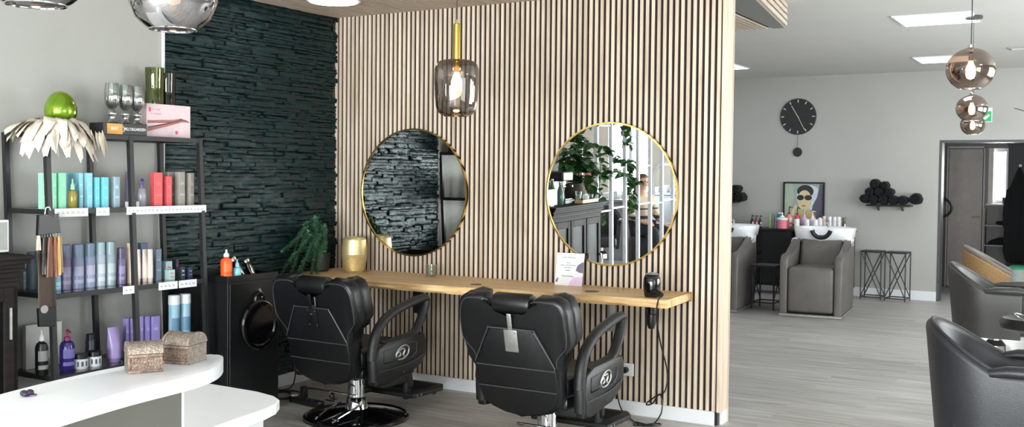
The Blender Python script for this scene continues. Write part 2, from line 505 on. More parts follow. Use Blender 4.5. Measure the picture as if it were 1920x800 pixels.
# far wall with the doorway
b = B()
box(b, (-.18, YB, 0), (3.2, YB+.2, HC)); box(b, (4.42, YB, 0), (XR, YB+.2, HC)); box(b, (3.2, YB, 2.045), (4.42, YB+.2, HC))
struct('wall_far', b, M['wall'])
b = B(); box(b, (0.0, YB-.014, 0), (3.2, YB-.0005, .12), .003); box(b, (4.42, YB-.014, 0), (XR, YB-.0005, .12), .003); struct('baseboard_far', b, M['white'])
M['reveal'] = mat('dark_door_lining', (74, 72, 74), 0.5)
b = B(); box(b, (3.201, YB-.004, 0), (3.232, YB+.205, 2.044)); box(b, (4.388, YB-.004, 0), (4.419, YB+.205, 2.044)); box(b, (3.232, YB-.004, 2.012), (4.388, YB+.205, 2.044))
struct('door_1', b, M['reveal'])
# corridor behind the doorway
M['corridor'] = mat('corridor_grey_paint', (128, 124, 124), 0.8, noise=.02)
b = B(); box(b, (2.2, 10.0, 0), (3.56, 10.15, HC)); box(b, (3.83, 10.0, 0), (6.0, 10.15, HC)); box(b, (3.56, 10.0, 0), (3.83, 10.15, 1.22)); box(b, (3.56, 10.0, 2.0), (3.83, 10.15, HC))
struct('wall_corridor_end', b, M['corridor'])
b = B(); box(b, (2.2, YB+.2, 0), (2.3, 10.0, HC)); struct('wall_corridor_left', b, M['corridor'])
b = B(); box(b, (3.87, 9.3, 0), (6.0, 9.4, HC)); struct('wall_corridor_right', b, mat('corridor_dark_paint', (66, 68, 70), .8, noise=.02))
# outer walls with window openings (daylight comes through these)
def wall_open(name, axis, pos, thick, a0, a1, holes):
    b = B(); z0, z1 = 0, HC
    def bx(a, c, za, zb):
        if axis == 'x': box(b, (pos, a, za), (pos+thick, c, zb))
        else: box(b, (a, pos, za), (c, pos+thick, zb))
    cur = a0
    for (h0, h1, hz0, hz1) in holes:
        bx(cur, h0, z0, z1); bx(h0, h1, z0, hz0); bx(h0, h1, hz1, z1); cur = h1
    bx(cur, a1, z0, z1)
    return struct(name, b, M['wall'] if axis == 'x' else M['warmwall'])
M['warmwall'] = mat('warm_white_paint', (222, 215, 206), .75, noise=.02, nscale=3)
WR = [(-5.2, -2.4, .5, 2.5), (0.4, 3.4, .5, 2.5), (4.0, 6.6, .8, 2.4)]
WF = [(-1.75, -1.05, .9, 2.3), (1.6, 4.2, .06, 2.1), (4.6, 7.2, .06, 2.1)]
wall_open('wall_right', 'x', XR, .2, YF-.2, YN, WR)
wall_open('wall_front', 'y', YF-.2, .2, XL, XR, WF)
b = B(); box(b, (XL-.2, YF-.2, 0), (XL, -4.1, HC)); struct('wall_side_room', b, M['warmwall'])
b = B(); box(b, (XL, -4.15, 0), (-.18, -4.0, HC)); struct('wall_side_room_back', b, M['warmwall'])
wn = 0
def window(axis, pos, a0, a1, z0, z1, mull=2):
    global wn; wn += 1
    b = B(); t = .05
    def bx(a, c, za, zb, lo=.04, hi=.12):
        if axis == 'x': box(b, (pos+lo, a, za), (pos+hi, c, zb))
        else: box(b, (a, pos+lo, za), (c, pos+hi, zb))
    bx(a0, a1, z0, z0+t); bx(a0, a1, z1-t, z1); bx(a0, a0+t, z0+t, z1-t); bx(a1-t, a1, z0+t, z1-t)
    for k in range(1, mull):
        a = a0+(a1-a0)*k/mull; bx(a-t/2, a+t/2, z0+t, z1-t)
    w = struct('window_%d' % wn, b, M['white'])
    b = B()
    if axis == 'x': box(b, (pos+.075, a0+t, z0+t), (pos+.081, a1-t, z1-t))
    else: box(b, (a0+t, pos+.075, z0+t), (a1-t, pos+.081, z1-t))
    obj('pane', b, M['windowglass'], w, False)
for (a0, a1, z0, z1) in WR: window('x', XR, a0, a1, z0, z1, 2)
for (a0, a1, z0, z1) in WF: window('y', YF-.2, a0, a1, z0, z1, 2)
window('y', 10.0, 3.56, 3.83, 1.22, 2.0, 1)

# daylight: bright overcast sky seen through the windows + soft light entering at each opening
w = bpy.data.worlds.new('sky'); sc.world = w; w.use_nodes = True
bg = w.node_tree.nodes['Background']; bg.inputs['Color'].default_value = (.95, .98, 1, 1); bg.inputs['Strength'].default_value = 4.0
def area(name, loc, size, rotv, power, colr=(1, 1, 1)):
    l = bpy.data.lights.new(name, 'AREA'); l.shape = 'RECTANGLE'; l.size, l.size_y = size; l.energy = power; l.color = colr
    o = bpy.data.objects.new(name, l); COL.objects.link(o); o.location = loc; o.rotation_euler = rotv
    return o
DAY = (1.0, .99, .98)
for (a0, a1, z0, z1) in WR:
    area('daylight', (XR+.3, (a0+a1)/2, (z0+z1)/2), (z1-z0, a1-a0), (0, PI/2, 0), 60*(a1-a0)*(z1-z0)*DAYR*(.15 if a0 < 0 else 1), DAY)
for (a0, a1, z0, z1) in WF:
    area('daylight', ((a0+a1)/2, YF-.3, (z0+z1)/2), (a1-a0, z1-z0), (PI/2, 0, 0), 60*(a1-a0)*(z1-z0)*DAYF, DAY)
area('daylight', (3.69, 10.25, 1.6), (.26, .7), (-PI/2, 0, 0), 60, DAY)

# ceiling light panels
def light_panel(cx, cy, label):
    t = thing('ceiling_light', label, 'ceiling light', (cx, cy, HC), 0, 'recessed ceiling light panels')
    b = B()
    for (lo, hi) in (((-.31, -.31), (.31, -.295)), ((-.31, .295), (.31, .31)), ((-.31, -.295), (-.295, .295)), ((.295, -.295), (.31, .295))):
        box(b, (lo[0], lo[1], -.012), (hi[0], hi[1], 0))
    obj('frame', b, M['white'], t, False)
    b = B(); box(b, (-.295, -.295, -.008), (.295, .295, -.002)); obj('diffuser', b, M['panel_light'], t, False)
    return t
light_panel(3.80, 3.36, 'large bright square ceiling panel nearest the hanging glass globes')
light_panel(3.44, 6.53, 'bright square ceiling panel half hidden behind the largest glass globe')
light_panel(.83, 6.28, 'bright ceiling panel just peeking out past the end of the slatted wall')
for (x, y) in ((6.0, 3.3), (6.0, 6.5), (1.0, 3.3)):  # out-of-view panels added as extra light for the rear room
    light_panel(x, y, 'extra ceiling panel added for light outside the picture, '+{(6.0, 3.3): 'right of the nearest visible panel', (6.0, 6.5): 'right rear corner', (1.0, 3.3): 'hidden behind the slatted wall'}[(x, y)])
for (x, y) in ((3.9, -4.9), (6.5, -1.5), (-1.8, -6.5)):  # out of view; the window and waiting-corner ones are added for light
    light_panel(x, y, 'extra ceiling panel added for light outside the picture, '+{3.9: 'above the reception desk', 6.5: 'added for light near the right-hand windows', -1.8: 'added for light in the waiting corner'}[x])
t = thing('round_ceiling_light', 'round white ceiling light in the slatted ceiling near the stone corner', 'ceiling light', (.545, -.66, HS))
b = B(); lathe(b, [(.165, -.012), (.185, -.012), (.185, 0), (.165, 0)], seg=48, closed=True); obj('trim_ring', b, M['white'], t)
b = B(); cyl(b, .165, -.018, -.001, seg=48, bev=.004); obj('diffuser', b, M['round_light'], t)
b = B(); box(b, (4.15, 5.75, HC-.012), (4.85, 5.9, HC), .004)
for k in range(4): box(b, (4.18, 5.775+k*.03, HC-.02), (4.82, 5.785+k*.03, HC-.012))
tag(obj('ceiling_vent', b, M['steel'], None, False), 'slim grey slot vent in the ceiling at the right edge', 'vent')

# ------------------------------------------------------------------ styling shelf (live edge board)
ZT = 0.822
def table():
    t = thing('styling_shelf', 'long live-edge oak shelf board fixed along the slatted wall', 'shelf', (0, 0, 0))
    rnd = random.Random(3); b = B()
    ctrl = [(.05, -.66), (.4, -.655), (.78, -.65), (1.15, -.632), (1.56, -.605), (1.85, -.575), (2.07, -.55), (2.43, -.53), (2.77, -.505), (2.935, -.50)]
    pts = []
    def fy(x):
        for (a, c), (d, e) in zip(ctrl, ctrl[1:]):
            if a <= x <= d: return c+(e-c)*(x-a)/(d-a)
        return ctrl[-1][1]
    n = 110
    cols = []
    for i in range(n+1):
        x = .05+(2.935-.05)*i/n
        y = fy(x)+.007*math.sin(x*7.3)+.004*math.sin(x*23+1)
        top = ZT; w = .004*math.sin(x*15)+.004*math.sin(x*31+2)
        prof = [(-.001, top), (y+.006, top), (y-.002+w*.4, top-.006), (y+.004+w, top-.022), (y+.002-w*.5, top-.036), (y+.014+w*.6, top-.05), (-.002, top-.05)]
        xx = [x-(0.033*min(1, (-py)/.5) if False else 0) for py, _ in prof]
        # right end face runs slightly out towards the room
        cols.append([b.verts.new((x - (.036*(1+py/.5) if i == n else 0), py, pz)) for py, pz in prof])
    for a, c in zip(cols, cols[1:]):
        for k in range(len(a)):
            j = (k+1) % len(a)
            b.faces.new((a[k], a[j], c[j], c[k]))
    b.faces.new(cols[0]); b.faces.new(cols[-1])
    obj('board', b, M['tabletop'], t, True, .5)
    for (x, y, r, nm) in ((1.568, -.42, .036, 'brown'), (2.375, -.34, .045, 'dark grey')):
        b = B(); cyl(b, r, ZT, ZT+.003, (x, y), 32)
        obj('cable_cap', b, col('cap'+nm, (92, 62, 38) if nm == 'brown' else (70, 70, 66), .5), t, label=nm+' round cable cap let into the board')
    for x in (.80, 2.355):
        b = B(); box(b, (x-.03, -.012, .53), (x+.03, -.001, ZT-.052), .002); box(b, (x-.03, -.36, ZT-.062), (x+.03, -.012, ZT-.052), .002)
        for z in (.57, .65, .72): cyl(b, .006, 0, .003, seg=10, M=Matrix.Translation((x+.015, -.012, z)) @ Matrix.Rotation(PI/2, 4, 'X'))
        obj('bracket', b, M['steel'] if x > 2 else col('bracket', (48, 50, 54), .5, metal=.5), t, label='galvanised steel angle bracket' if x > 2 else 'dark steel angle bracket')
table()

# ------------------------------------------------------------------ round mirrors
def round_mirror(x, z, r, rz, rx, label):
    t = thing('round_mirror', label, 'mirror', (x, -.026, z))
    t.rotation_euler = (rx, 0, rz)
    Mx = Matrix.Rotation(PI/2, 4, 'X')
    b = B(); lathe(b, [(r-.004, -.010), (r+.006, -.010), (r+.006, .014), (r-.004, .014)], seg=96, closed=True, M=Mx); obj('frame', b, M['gold'], t)
    b = B(); cyl(b, r-.003, 0.0, .006, seg=96, M=Mx); obj('mirror_glass', b, M['mirror'], t)
    return t
round_mirror(.765, 1.410, .458, MLZ, MLX, 'round gold-rimmed mirror reflecting the stone wall, above the gold vase end of the shelf')
round_mirror(2.343, 1.426, .462, MRZ, MRX, 'larger round gold-rimmed mirror reflecting leafy plant and pale bars, beside the hair dryer')

# ------------------------------------------------------------------ barber chairs
def barber_chair(label, loc, rz, plate):
    t = thing('barber_chair', label, 'barber chair', loc, rz, 'black barber chairs at the styling shelf')
    L = M['leather']
    b = B(); lathe(b, [(0, .075), (.05, .072), (.10, .06), (.20, .042), (.30, .026), (.325, .018), (.335, .006), (.33, 0), (0, 0)], seg=56)
    lathe(b, [(.305, .022), (.318, .030), (.332, .022), (.332, .008), (.305, .008)], seg=56, closed=True)
    obj('base_disc', b, M['blackgloss'], t)
    b = B(); cyl(b, .075, .05, .14, seg=32, r2=.058, bev=.004); cyl(b, .055, .135, .36, seg=32, bev=.003); cyl(b, .045, .36, .44, seg=32)
    lathe(b, [(.056, .30), (.060, .305), (.060, .315), (.056, .32)], seg=32, closed=True)
    obj('hydraulic_column', b, M['chrome'], t)
    b = B()
    tube(b, [(-.11, -.08, .16), (-.09, -.17, .19), (.05, -.17, .19), (.07, -.09, .17)], .006, smooth_n=5)
    for s in (-1, 1):
        tube(b, [(s*.075, -.06, .10), (s*.085, -.14, .085), (s*.075, -.27, .05), (s*.07, -.30, .035)], .006, smooth_n=5)
        tube(b, [(s*.05, -.27, .052), (s*.10, -.28, .052)], .008)
        tube(b, [(s*.07, -.10, .13), (s*.12, -.11, .13), (s*.13, -.10, .145)], .006, smooth_n=3)
    obj('pump_lever', b, M['chrome'], t)
    # seat
    b = B(); box(b, (-.255, -.26, .36), (.255, .29, .49), .045, 4); obj('seat', b, L, t)
    b = B(); box(b, (-.24, -.22, .30), (.24, .25, .37), .02); box(b, (-.12, -.14, .27), (.12, .14, .31), .01); obj('seat_frame', b, M['black'], t)
    # backrest (recline about its foot)
    half = [(0, 0), (.10, .006), (.18, .030), (.232, .075), (.250, .13), (.255, .27), (.262, .335), (.322, .405), (.334, .45), (.330, .59), (.312, .645), (.272, .670), (.165, .672), (.142, .655), (.132, .60), (.118, .568), (.09, .556), (0, .554)]
    out = [(x, z) for x, z in half]+[(-x, z) for x, z in reversed(half[1:-1])]
    Rb = Matrix.Translation((0, -.215, .275)) @ Matrix.Rotation(math.radians(-13), 4, 'X').inverted()
    b = B(); prism(b, out, -.075, .02, 'y', .028, 4, M=Rb)
    # wings wrap forwards
    wing = [(.19, .36), (.25, .335), (.266, .35), (.326, .415), (.335, .46), (.330, .58), (.305, .645), (.25, .664), (.19, .652)]
    for s in (-1, 1):
        pts = [(s*x, z) for x, z in (wing if s > 0 else wing[::-1])]
        prism(b, pts, .0, .105, 'y', .035, 4, M=Rb)
    box(b, (-.22, -.01, .12), (.22, .09, .56), .035, 4, M=Rb)
    bk = obj('backrest', b, L, t, True, .9)
    # rear cover panel
    pan = [(0, .50), (.125, .497), (.145, .485), (.243, .30), (.244, .15), (.22, .085), (.17, .045), (.09, .018), (0, .012)]
    po = [(x, z) for x, z in pan]+[(-x, z) for x, z in reversed(pan[1:-1])]
    b = B(); prism(b, po, -.086, -.06, 'y', .01, 3, M=Rb)
    obj('rear_cover', b, M['leather'], bk, True, .9)
    b = B()
    def P3(x, z, y=-.088): return Rb @ Vector((x, y, z))
    tube(b, [P3(-.243, .30), P3(-.145, .485), P3(-.12, .499), P3(.12, .499), P3(.145, .485), P3(.243, .30)], .0035, seg=6, smooth_n=4)
    tube(b, [P3(-.237, .285), P3(0, .285), P3(.237, .285)], .0035, seg=6)
    tube(b, [P3(-.237, .165), P3(0, .165), P3(.237, .165)], .0035, seg=6)
    for s in (-1, 1):
        tube(b, [P3(s*.13, .645, -.072), P3(s*.17, .655, -.074), P3(s*.262, .648, -.074), P3(s*.30, .61, -.074), P3(s*.316, .54, -.074), P3(s*.316, .45, -.074), P3(s*.306, .41, -.074), P3(s*.25, .345, -.074), P3(s*.246, .30, -.074)], .003, seg=6, smooth_n=4)
    obj('piping', b, col('piping', (62, 62, 66), .35), bk)
    # headrest roll
    Mh = Rb @ Matrix.Translation((0, -.022, .618)) @ Matrix.Rotation(PI/2, 4, 'Y')
    b = B(); lathe(b, [(0, -.118), (.038, -.118), (.052, -.110), (.056, -.098), (.056, .098), (.052, .110), (.038, .118), (0, .118)], seg=28, M=Mh)
    hr = obj('headrest', b, L, t)
    b = B()
    if plate:
        box(b, (-.04, -.096, .375), (.04, -.088, .497), .003, M=Rb)
        box(b, (-.013, -.094, .49), (.013, -.086, .585), .002, M=Rb)
        for sx in (-.03, .03):
            for z in (.39, .482): cyl(b, .005, 0, .004, seg=10, M=Rb @ Matrix.Translation((sx, -.096, z)) @ Matrix.Rotation(PI/2, 4, 'X'))
        cyl(b, .006, 0, .005, seg=10, M=Rb @ Matrix.Translation((0, -.096, .435)) @ Matrix.Rotation(PI/2, 4, 'X'))
        obj('headrest_bracket', b, M['steel'], hr, label='square steel bracket plate with screws')
    else:
        box(b, (-.04, -.094, .375), (.04, -.088, .497), .003, mi=0, M=Rb)
        box(b, (-.013, -.094, .49), (.013, -.086, .585), .002, mi=0, M=Rb)
        for sx in (-.03, .03):
            for z in (.39, .482): cyl(b, .005, 0, .004, seg=10, mi=1, M=Rb @ Matrix.Translation((sx, -.094, z)) @ Matrix.Rotation(PI/2, 4, 'X'))
        cyl(b, .008, 0, .006, seg=10, mi=1, M=Rb @ Matrix.Translation((0, -.094, .46)) @ Matrix.Rotation(PI/2, 4, 'X'))
        tube(b, [P3(.02, .515, -.09), P3(.05, .52, -.10), P3(.055, .575, -.10)], .006, mi=1, smooth_n=3)
        obj('headrest_bracket', b, [M['black'], M['chrome']], hr, label='black bracket plate with bright screws')
    # armrests
    for s in (-1, 1):
        xc = s*.305
        b = B()
        loop = [(-.205, .30), (-.212, .42), (-.195, .53), (-.145, .615), (-.04, .682), (.10, .722), (.235, .748), (.305, .752), (.308, .715), (.262, .625), (.205, .558), (.15, .535), (.02, .520), (-.12, .505)]
        tube(b, [(xc, y, z) for y, z in loop], .021, seg=10, smooth_n=6, flat=1.5, up=(1, 0, 0))
        tube(b, [(xc, y-.006, z+.004) for y, z in loop[1:8]], .026, seg=10, smooth_n=6, flat=1.2, up=(1, 0, 0))
        obj('armrest', b, M['rubber'], t, True, 1.2)
        b = B()
        side = [(-.20, .27), (-.215, .40), (-.19, .50), (-.10, .525), (.19, .555), (.265, .54), (.29, .49), (.285, .40), (.24, .345), (.12, .305), (-.10, .262)]
        prism(b, side, xc-.032, xc+.032, 'x', .018, 3)
        sp = obj('side_panel', b, L, t, True, .9)
        b = B()
        xo = xc+s*.034
        ins = [(-.14, .40), (-.14, .475), (.13, .50), (.18, .49), (.175, .43), (.12, .405)]
        tube(b, [(xo, y, z) for y, z in ins], .003, seg=6, closed=True)
        tube(b, [(xo, -.19, .355), (xo, .10, .37), (xo, .25, .41)], .003, seg=6, smooth_n=4)
        cyl(b, .006, 0, .004, seg=10, M=Matrix.Translation((xo-.002*s, .05, .325)) @ Matrix.Rotation(s*PI/2, 4, 'Y'))
        obj('panel_seam', b, col('piping', (62, 62, 66), .35), sp)
        b = B()
        def E(a, ry=.062, rz_=.040, cy_=.035, cz=.447): return (xo+s*.002, cy_+ry*math.cos(a), cz+rz_*math.sin(a)+.012*math.cos(a))
        tube(b, [E(math.radians(a)) for a in range(-125, 200, 12)], .005, seg=8)
        tube(b, [(xo+s*.002, .035+y, .447+z) for y, z in ((-.058, -.004), (-.035, .010), (-.02, -.012), (-.045, -.022))], .006, seg=8, smooth_n=4)
        tube(b, [(xo+s*.002, .035+y, .447+z) for y, z in ((-.035, .018), (.005, .024), (.018, .010), (.006, -.012), (.02, -.028))], .007, seg=8, smooth_n=4)
        obj('emblem', b, M['steel'], sp, label='oval chrome emblem')
    # leg rest and footplate
    b = B()
    Rl = Matrix.Translation((0, .27, .38)) @ Matrix.Rotation(math.radians(10), 4, 'X')
    box(b, (-.20, -.02, -.23), (.20, .035, .03), .02, 3, M=Rl)
    obj('leg_rest', b, L, t)
    b = B()
    for s in (-1, 1): box(b, (s*.17-.016, .27, .09), (s*.17+.016, .33, .36), .006)
    box(b, (-.19, .05, .20), (.19, .30, .30), .01)
    prism(b, [(-.25, .26), (-.25, .58), (-.20, .65), (.20, .65), (.25, .58), (.25, .26)], .105, .135, 'z', .008, 2)
    fp = obj('footplate', b, M['rubber'], t, True, .9)
    b = B()
    for k in range(9): box(b, (-.19, .34+k*.03, .135), (.19, .352+k*.03, .139))
    for s in (-1, 1):
        cyl(b, .016, .078, .108, (s*.19, .56), seg=12, bev=.003)
    obj('foot_grip', b, M['black'], fp)
    b = B()
    for y in (.30, .34): cyl(b, .007, 0, .005, seg=10, M=Matrix.Translation((.249, y, .12)) @ Matrix.Rotation(PI/2, 4, 'Y'))
    obj('bolt', b, M['chrome'], fp)
    return t
barber_chair('black barber chair nearest the stone wall, under the left mirror, with the chrome base showing', (1.077, -1.044, 0), math.radians(-2), False)
barber_chair('black barber chair nearer the camera, with a square steel plate on its back', (2.485, -1.11, 0), math.radians(0), True)

# ------------------------------------------------------------------ things on the styling shelf
t = thing('ribbed_vase', 'gold horizontally ribbed vase at the left end of the wooden shelf', 'vase', (.365, -.20, ZT))
prof = [(0, .004), (.06, .004), (.068, .0), (.073, .010)]
n = 26
for i in range(n):
    f = i/(n-1); R_ = .074+.018*math.sin(PI*.5*min(1, f*1.9))-.006*max(0, f-.75)*4
    z = .013+.222*f
    prof += [(R_+.0022, z), (R_-.0008, z+.0045)]
prof += [(.080, .246), (.064, .256), (.045, .259), (.040, .256), (.040, .246), (.075, .225), (.065, .02), (0, .02)]
b = B(); lathe(b, prof, seg=56); obj('body', b, M['goldvase'], t, True, 1.2)
# trailing fern
t = thing('trailing_fern', 'feathery green fern trailing beside the gold vase', 'plant', (.13, -.30, ZT))
b = B(); lathe(b, [(0, 0), (.05, 0), (.06, .01), (.068, .13), (.062, .135), (.055, .12), (0, .12)], seg=28); obj('pot', b, col('darkpot', (40, 44, 42), .5), t)
rnd = random.Random(5); bf = B(); bs = B()
fr = [((.02, -.02), (-.14, -.22, .20), .12), ((-.01, -.03), (-.06, -.20, .26), -.05), ((0, 0), (.06, -.16, .25), -.02), ((.02, 0), (.12, -.20, .16), -.12), ((0, 0), (.02, -.27, .14), -.16),
      ((0, 0), (-.02, -.22, .20), -.12), ((0, 0), (.08, -.24, .10), -.20), ((0, 0), (.15, -.12, .23), .05), ((0, 0), (-.02, -.30, .22), .05), ((0, 0), (.10, -.30, .02), -.24), ((0, 0), (.04, -.14, .30), .18), ((0, 0), (-.04, -.10, .30), .22), ((0, 0), (.17, -.20, .08), -.10), ((0, 0), (.0, -.33, .06), -.14)]
for (ox, oy), (dx, dy, h), zend in fr:
    P0 = Vector((ox, oy, .12)); P1 = Vector((dx*.45, dy*.4, .12+h*.9)); P2 = Vector((dx*.85, dy*.85, .10+h*.6)); P3_ = Vector((dx*1.1, dy*1.25, max(.015, .12+zend)))
    path = catmull([P0, P1, P2, P3_], 14); tube(bs, path, .0022, seg=5)
    for i, p in enumerate(path[4:]):
        tg = (path[min(len(path)-1, i+5)]-path[i+3]).normalized()
        L_ = .032*(1-.55*i/len(path))+.008
        for q in range(7):
            a = rnd.uniform(0, 2*PI); d = Vector((math.cos(a), math.sin(a), rnd.uniform(-.4, .5))); d = (d-d.dot(tg)*tg).normalized()
            e = p+(d*.9+tg*.7).normalized()*L_*rnd.uniform(.7, 1.2); s_ = d.cross(tg).normalized()*.0022
            v = [bf.verts.new(p-s_), bf.verts.new(p+s_), bf.verts.new((p+e)/2+s_*1.6+tg*.001), bf.verts.new(e), bf.verts.new((p+e)/2-s_*1.6)]
            bf.faces.new(v)
obj('stem', bs, col('stem', (70, 78, 52), .7), t); obj('foliage', bf, M['needle'], t, False)
# small tumbler
t = thing('tumbler', 'small clear glass tumbler standing on the wooden shelf beneath the left mirror', 'glass', (1.03, -.17, ZT))
b = B(); lathe(b, [(0, .002), (.034, .002), (.037, .006), (.040, .085), (.0375, .085), (.034, .012), (0, .012)], seg=28, ripple=10, amp=.02); obj('glass_body', b, M['glass'], t)
# card
t = thing('price_card', 'white printed card with grey and lilac shapes leaning under the right mirror', 'card', (2.085, -.105, ZT))
t.rotation_euler = (math.radians(-12), 0, math.radians(4))
W2 = .098; Hh = .215
b = B(); box(b, (-W2, -.002, 0), (W2, .002, Hh), .0008); obj('sheet', b, M['paper'], t, False)
b = B(); prism(b, [(.045, .10), (.055, .135), (.085, .155), (.0975, .16), (.0975, .085), (.07, .088)], -.0035, -.002, 'y'); prism(b, [(-.092, .03), (-.08, .05), (-.075, .045), (-.08, .02), (-.09, .018)], -.0035, -.002, 'y'); obj('grey_shape', b, col('cardgrey', (112, 108, 124), .7), t, False)
b = B(); prism(b, [(0, .002), (.0975, .002), (.0975, .06), (.03, .055)], -.003, -.002, 'y'); prism(b, [(.075, .165), (.0975, .168), (.0975, .212), (.085, .20)], -.003, -.002, 'y'); obj('lilac_shape', b, col('cardlilac', (220, 200, 226), .7), t, False)
for (s_, z, w_) in (('Herzlich Willkommen', .185, .10), ('Unsere', .150, .03), ('Preise und Leistungen', .134, .11), ('im Salon', .118, .05), ('Danke', .100, .03), ('Termine nach Vereinbarung', .062, .08)):
    text_obj('lettering', s_, .011, M['ink'], t, (-.012, -.0035, z), RYN, width=w_)
# hair dryer standing in its holder
t = thing('hair_dryer', 'black hair dryer standing nose down in a hole of the shelf', 'hair dryer', (2.795, -.385, ZT))
b = B(); lathe(b, [(0, .145), (.022, .144), (.040, .134), (.050, .115), (.053, .085), (.052, .05), (.046, .012), (.040, .0), (.030, -.06), (.026, -.10), (0, -.10)], seg=32)
bd = obj('housing', b, M['blackgloss'], t)
b = B()
for k in range(4): lathe(b, [(.012+.009*k, .146-.003*k), (.014+.009*k, .149-.003*k), (.016+.009*k, .146-.003*k)], seg=28)
obj('intake_grille', b, M['steel'], bd)
b = B(); lathe(b, [(0, -.10), (.026, -.10), (.030, -.105), (.028, -.16), (.018, -.19), (0, -.188)], seg=28); obj('nozzle', b, M['black'], t)
b = B(); tube(b, [(.02, -.03, .04), (.06, -.045, .03), (.085, -.055, .02)], [.022, .019, .017], seg=14); obj('handle', b, M['black'], t)
cord_pts = [(2.875, -.445, .84), (2.888, -.52, .80), (2.889, -.53, .72), (2.889, -.47, .57), (2.882, -.34, .38), (2.80, -.16, .22), (2.72, -.12, .165), (2.66, -.10, .12), (2.66, -.12, .105), (2.71, -.14, .125), (2.76, -.16, .19), (2.79, -.18, .15), (2.79, -.20, .08), (2.75, -.20, .02), (2.72, -.22, .006), (2.62, -.20, .006), (2.66, -.28, .006), (2.74, -.16, .006), (2.78, -.18, .006), (2.70, -.26, .006), (2.56, -.14, .006), (2.46, -.07, .05), (2.425, -.05, .16), (2.462, -.06, .285)]
b = B(); tube(b, [(x-2.795, y+.385, z-ZT) for x, y, z in cord_pts], .0045, seg=7, smooth_n=8); obj('cord', b, M['black'], t, label='long looping black cord running down to the wall socket')
t = thing('wall_socket', 'white wall socket with a black plug on the slats', 'socket', (2.455, -.001, .292))
b = B(); box(b, (-.065, -.014, -.042), (.065, -.0005, .042), .006, 3); obj('socket_plate', b, M['white'], t)
b = B(); cyl(b, .021, 0, .003, seg=28, M=Matrix.Translation((-.03, -.014, 0)) @ Matrix.Rotation(PI/2, 4, 'X')); obj('socket_well', b, col('wellgrey', (190, 190, 194), .4), t)
b = B(); cyl(b, .020, 0, .035, seg=28, bev=.004, M=Matrix.Translation((.015, -.0145, 0)) @ Matrix.Rotation(PI/2, 4, 'X')); obj('plug', b, M['black'], t)
# power strip and cables by the stone wall
t = thing('power_strip', 'black power strip lying on the floor behind the chair by the stone wall', 'power strip', (.56, -.93, 0), math.radians(-8))
b = B(); box(b, (-.15, -.03, 0.001), (.15, .03, .042), .008); obj('strip_body', b, M['black'], t)
b = B()
for k in range(4): cyl(b, .02, .042, .044, (-.095+.055*k, 0), seg=18)
obj('outlet', b, col('outlet', (50, 50, 52), .5), t)
b = B(); box(b, (-.045, -.02, .042), (-.005, .018, .12), .006); obj('adapter', b, M['black'], t, label='upright black plug-in adapter')
b = B(); box(b, (-.148, -.022, .042), (-.11, .02, .05), .003); obj('switch', b, M['white'], t, label='white rocker switch')
b = B()
tube(b, [(.06, -.52, .30), (.07, -.50, .17), (.09, -.53, .06), (.13, -.62, .01), (.10, -.74, .008), (.08, -.85, .01)], .005, seg=6, smooth_n=8)
tube(b, [(.03, -.72, .12), (.06, -.70, .05), (.12, -.72, .008), (.2, -.68, .008), (.3, -.70, .01), (.38, -.80, .01), (.42, -.92, .012), (.415, -.925, .02)], .005, seg=6, smooth_n=8)
tube(b, [(.12, -.80, .008), (.22, -.74, .012), (.30, -.80, .01), (.36, -.90, .01), (.26, -.93, .01), (.16, -.84, .012), (.24, -.78, .02), (.34, -.84, .01), (.30, -.95, .01), (.2, -.9, .02)], .005, seg=6, smooth_n=8)
tube(b, [(.5, -.90, .10), (.56, -.84, .09), (.66, -.80, .07), (.72, -.84, .03), (.70, -.90, .044)], .005, seg=6, smooth_n=8)
tag(obj('cable_tangle', b, M['black']), 'tangle of thin black cables on the floor below the stone wall', 'cable')

# ------------------------------------------------------------------ product shelving
LEV = [1.745, 1.338, .895, .465, .09]
def xo(z): return (1.745-z)*.05          # the unit leans slightly back against the wall
def shelving():
    t = thing('product_shelf', 'black metal shelving unit with glass shelves full of hair products', 'shelving unit', (0, 0, 0))
    for y in (-2.724, -2.197, -1.685):
        for x in (.03, .38):
            b = B(); s = .0135
            vs = box(b, (x-s, y-s, 0), (x+s, y+s, 1.745))
            for v in vs: v.co.x += xo(v.co.z)-.012
            obj('post', b, M['blackmetal'], t, False)
    for z in LEV:
        b = B(); o_ = xo(z)-.012; h = .026
        for x in (.03, .38): box(b, (x-.011+o_, -2.724, z-h), (x+.011+o_, -1.685, z))
        for y in (-2.724, -2.197, -1.685): box(b, (.03+o_, y-.011, z-h), (.38+o_, y+.011, z))
        obj('shelf_rail', b, M['blackmetal'], t, False)
        b = B(); box(b, (.042+o_, -2.712, z-.006), (.368+o_, -1.697, z)); obj('shelf_board', b, M['shelfglass'], t, False, label='dark glass shelf board')
    for z, L in ((LEV[1], ((-2.699, -2.498), (-2.444, -2.361), (-2.245, -1.662))), (LEV[2], ((-2.288, -2.213), (-2.04, -1.903), (-1.891, -1.757)))):
        for (a, c) in L:
            b = B(); x = .393+xo(z)-.012; box(b, (x-.001, a, z-.040), (x+.002, c, z+.004))
            o = obj('price_strip', b, M['paper'], t, False, label='white price label strip')
            b = B(); rnd = random.Random(int(a*1000))
            y = a+.012
            while y < c-.03:
                w = rnd.uniform(.012, .022); box(b, (x+.002, y, z-.022), (x+.0024, y+w, z-.019)); box(b, (x+.002, y, z-.015), (x+.0024, y+w*.7, z-.013)); y += w+.012
            obj('print', b, M['ink'], o, False)
M['shelfglass'] = mat('dark_shelf_glass', (58, 58, 60), .08, noise=.02, spec=.7)
shelving()

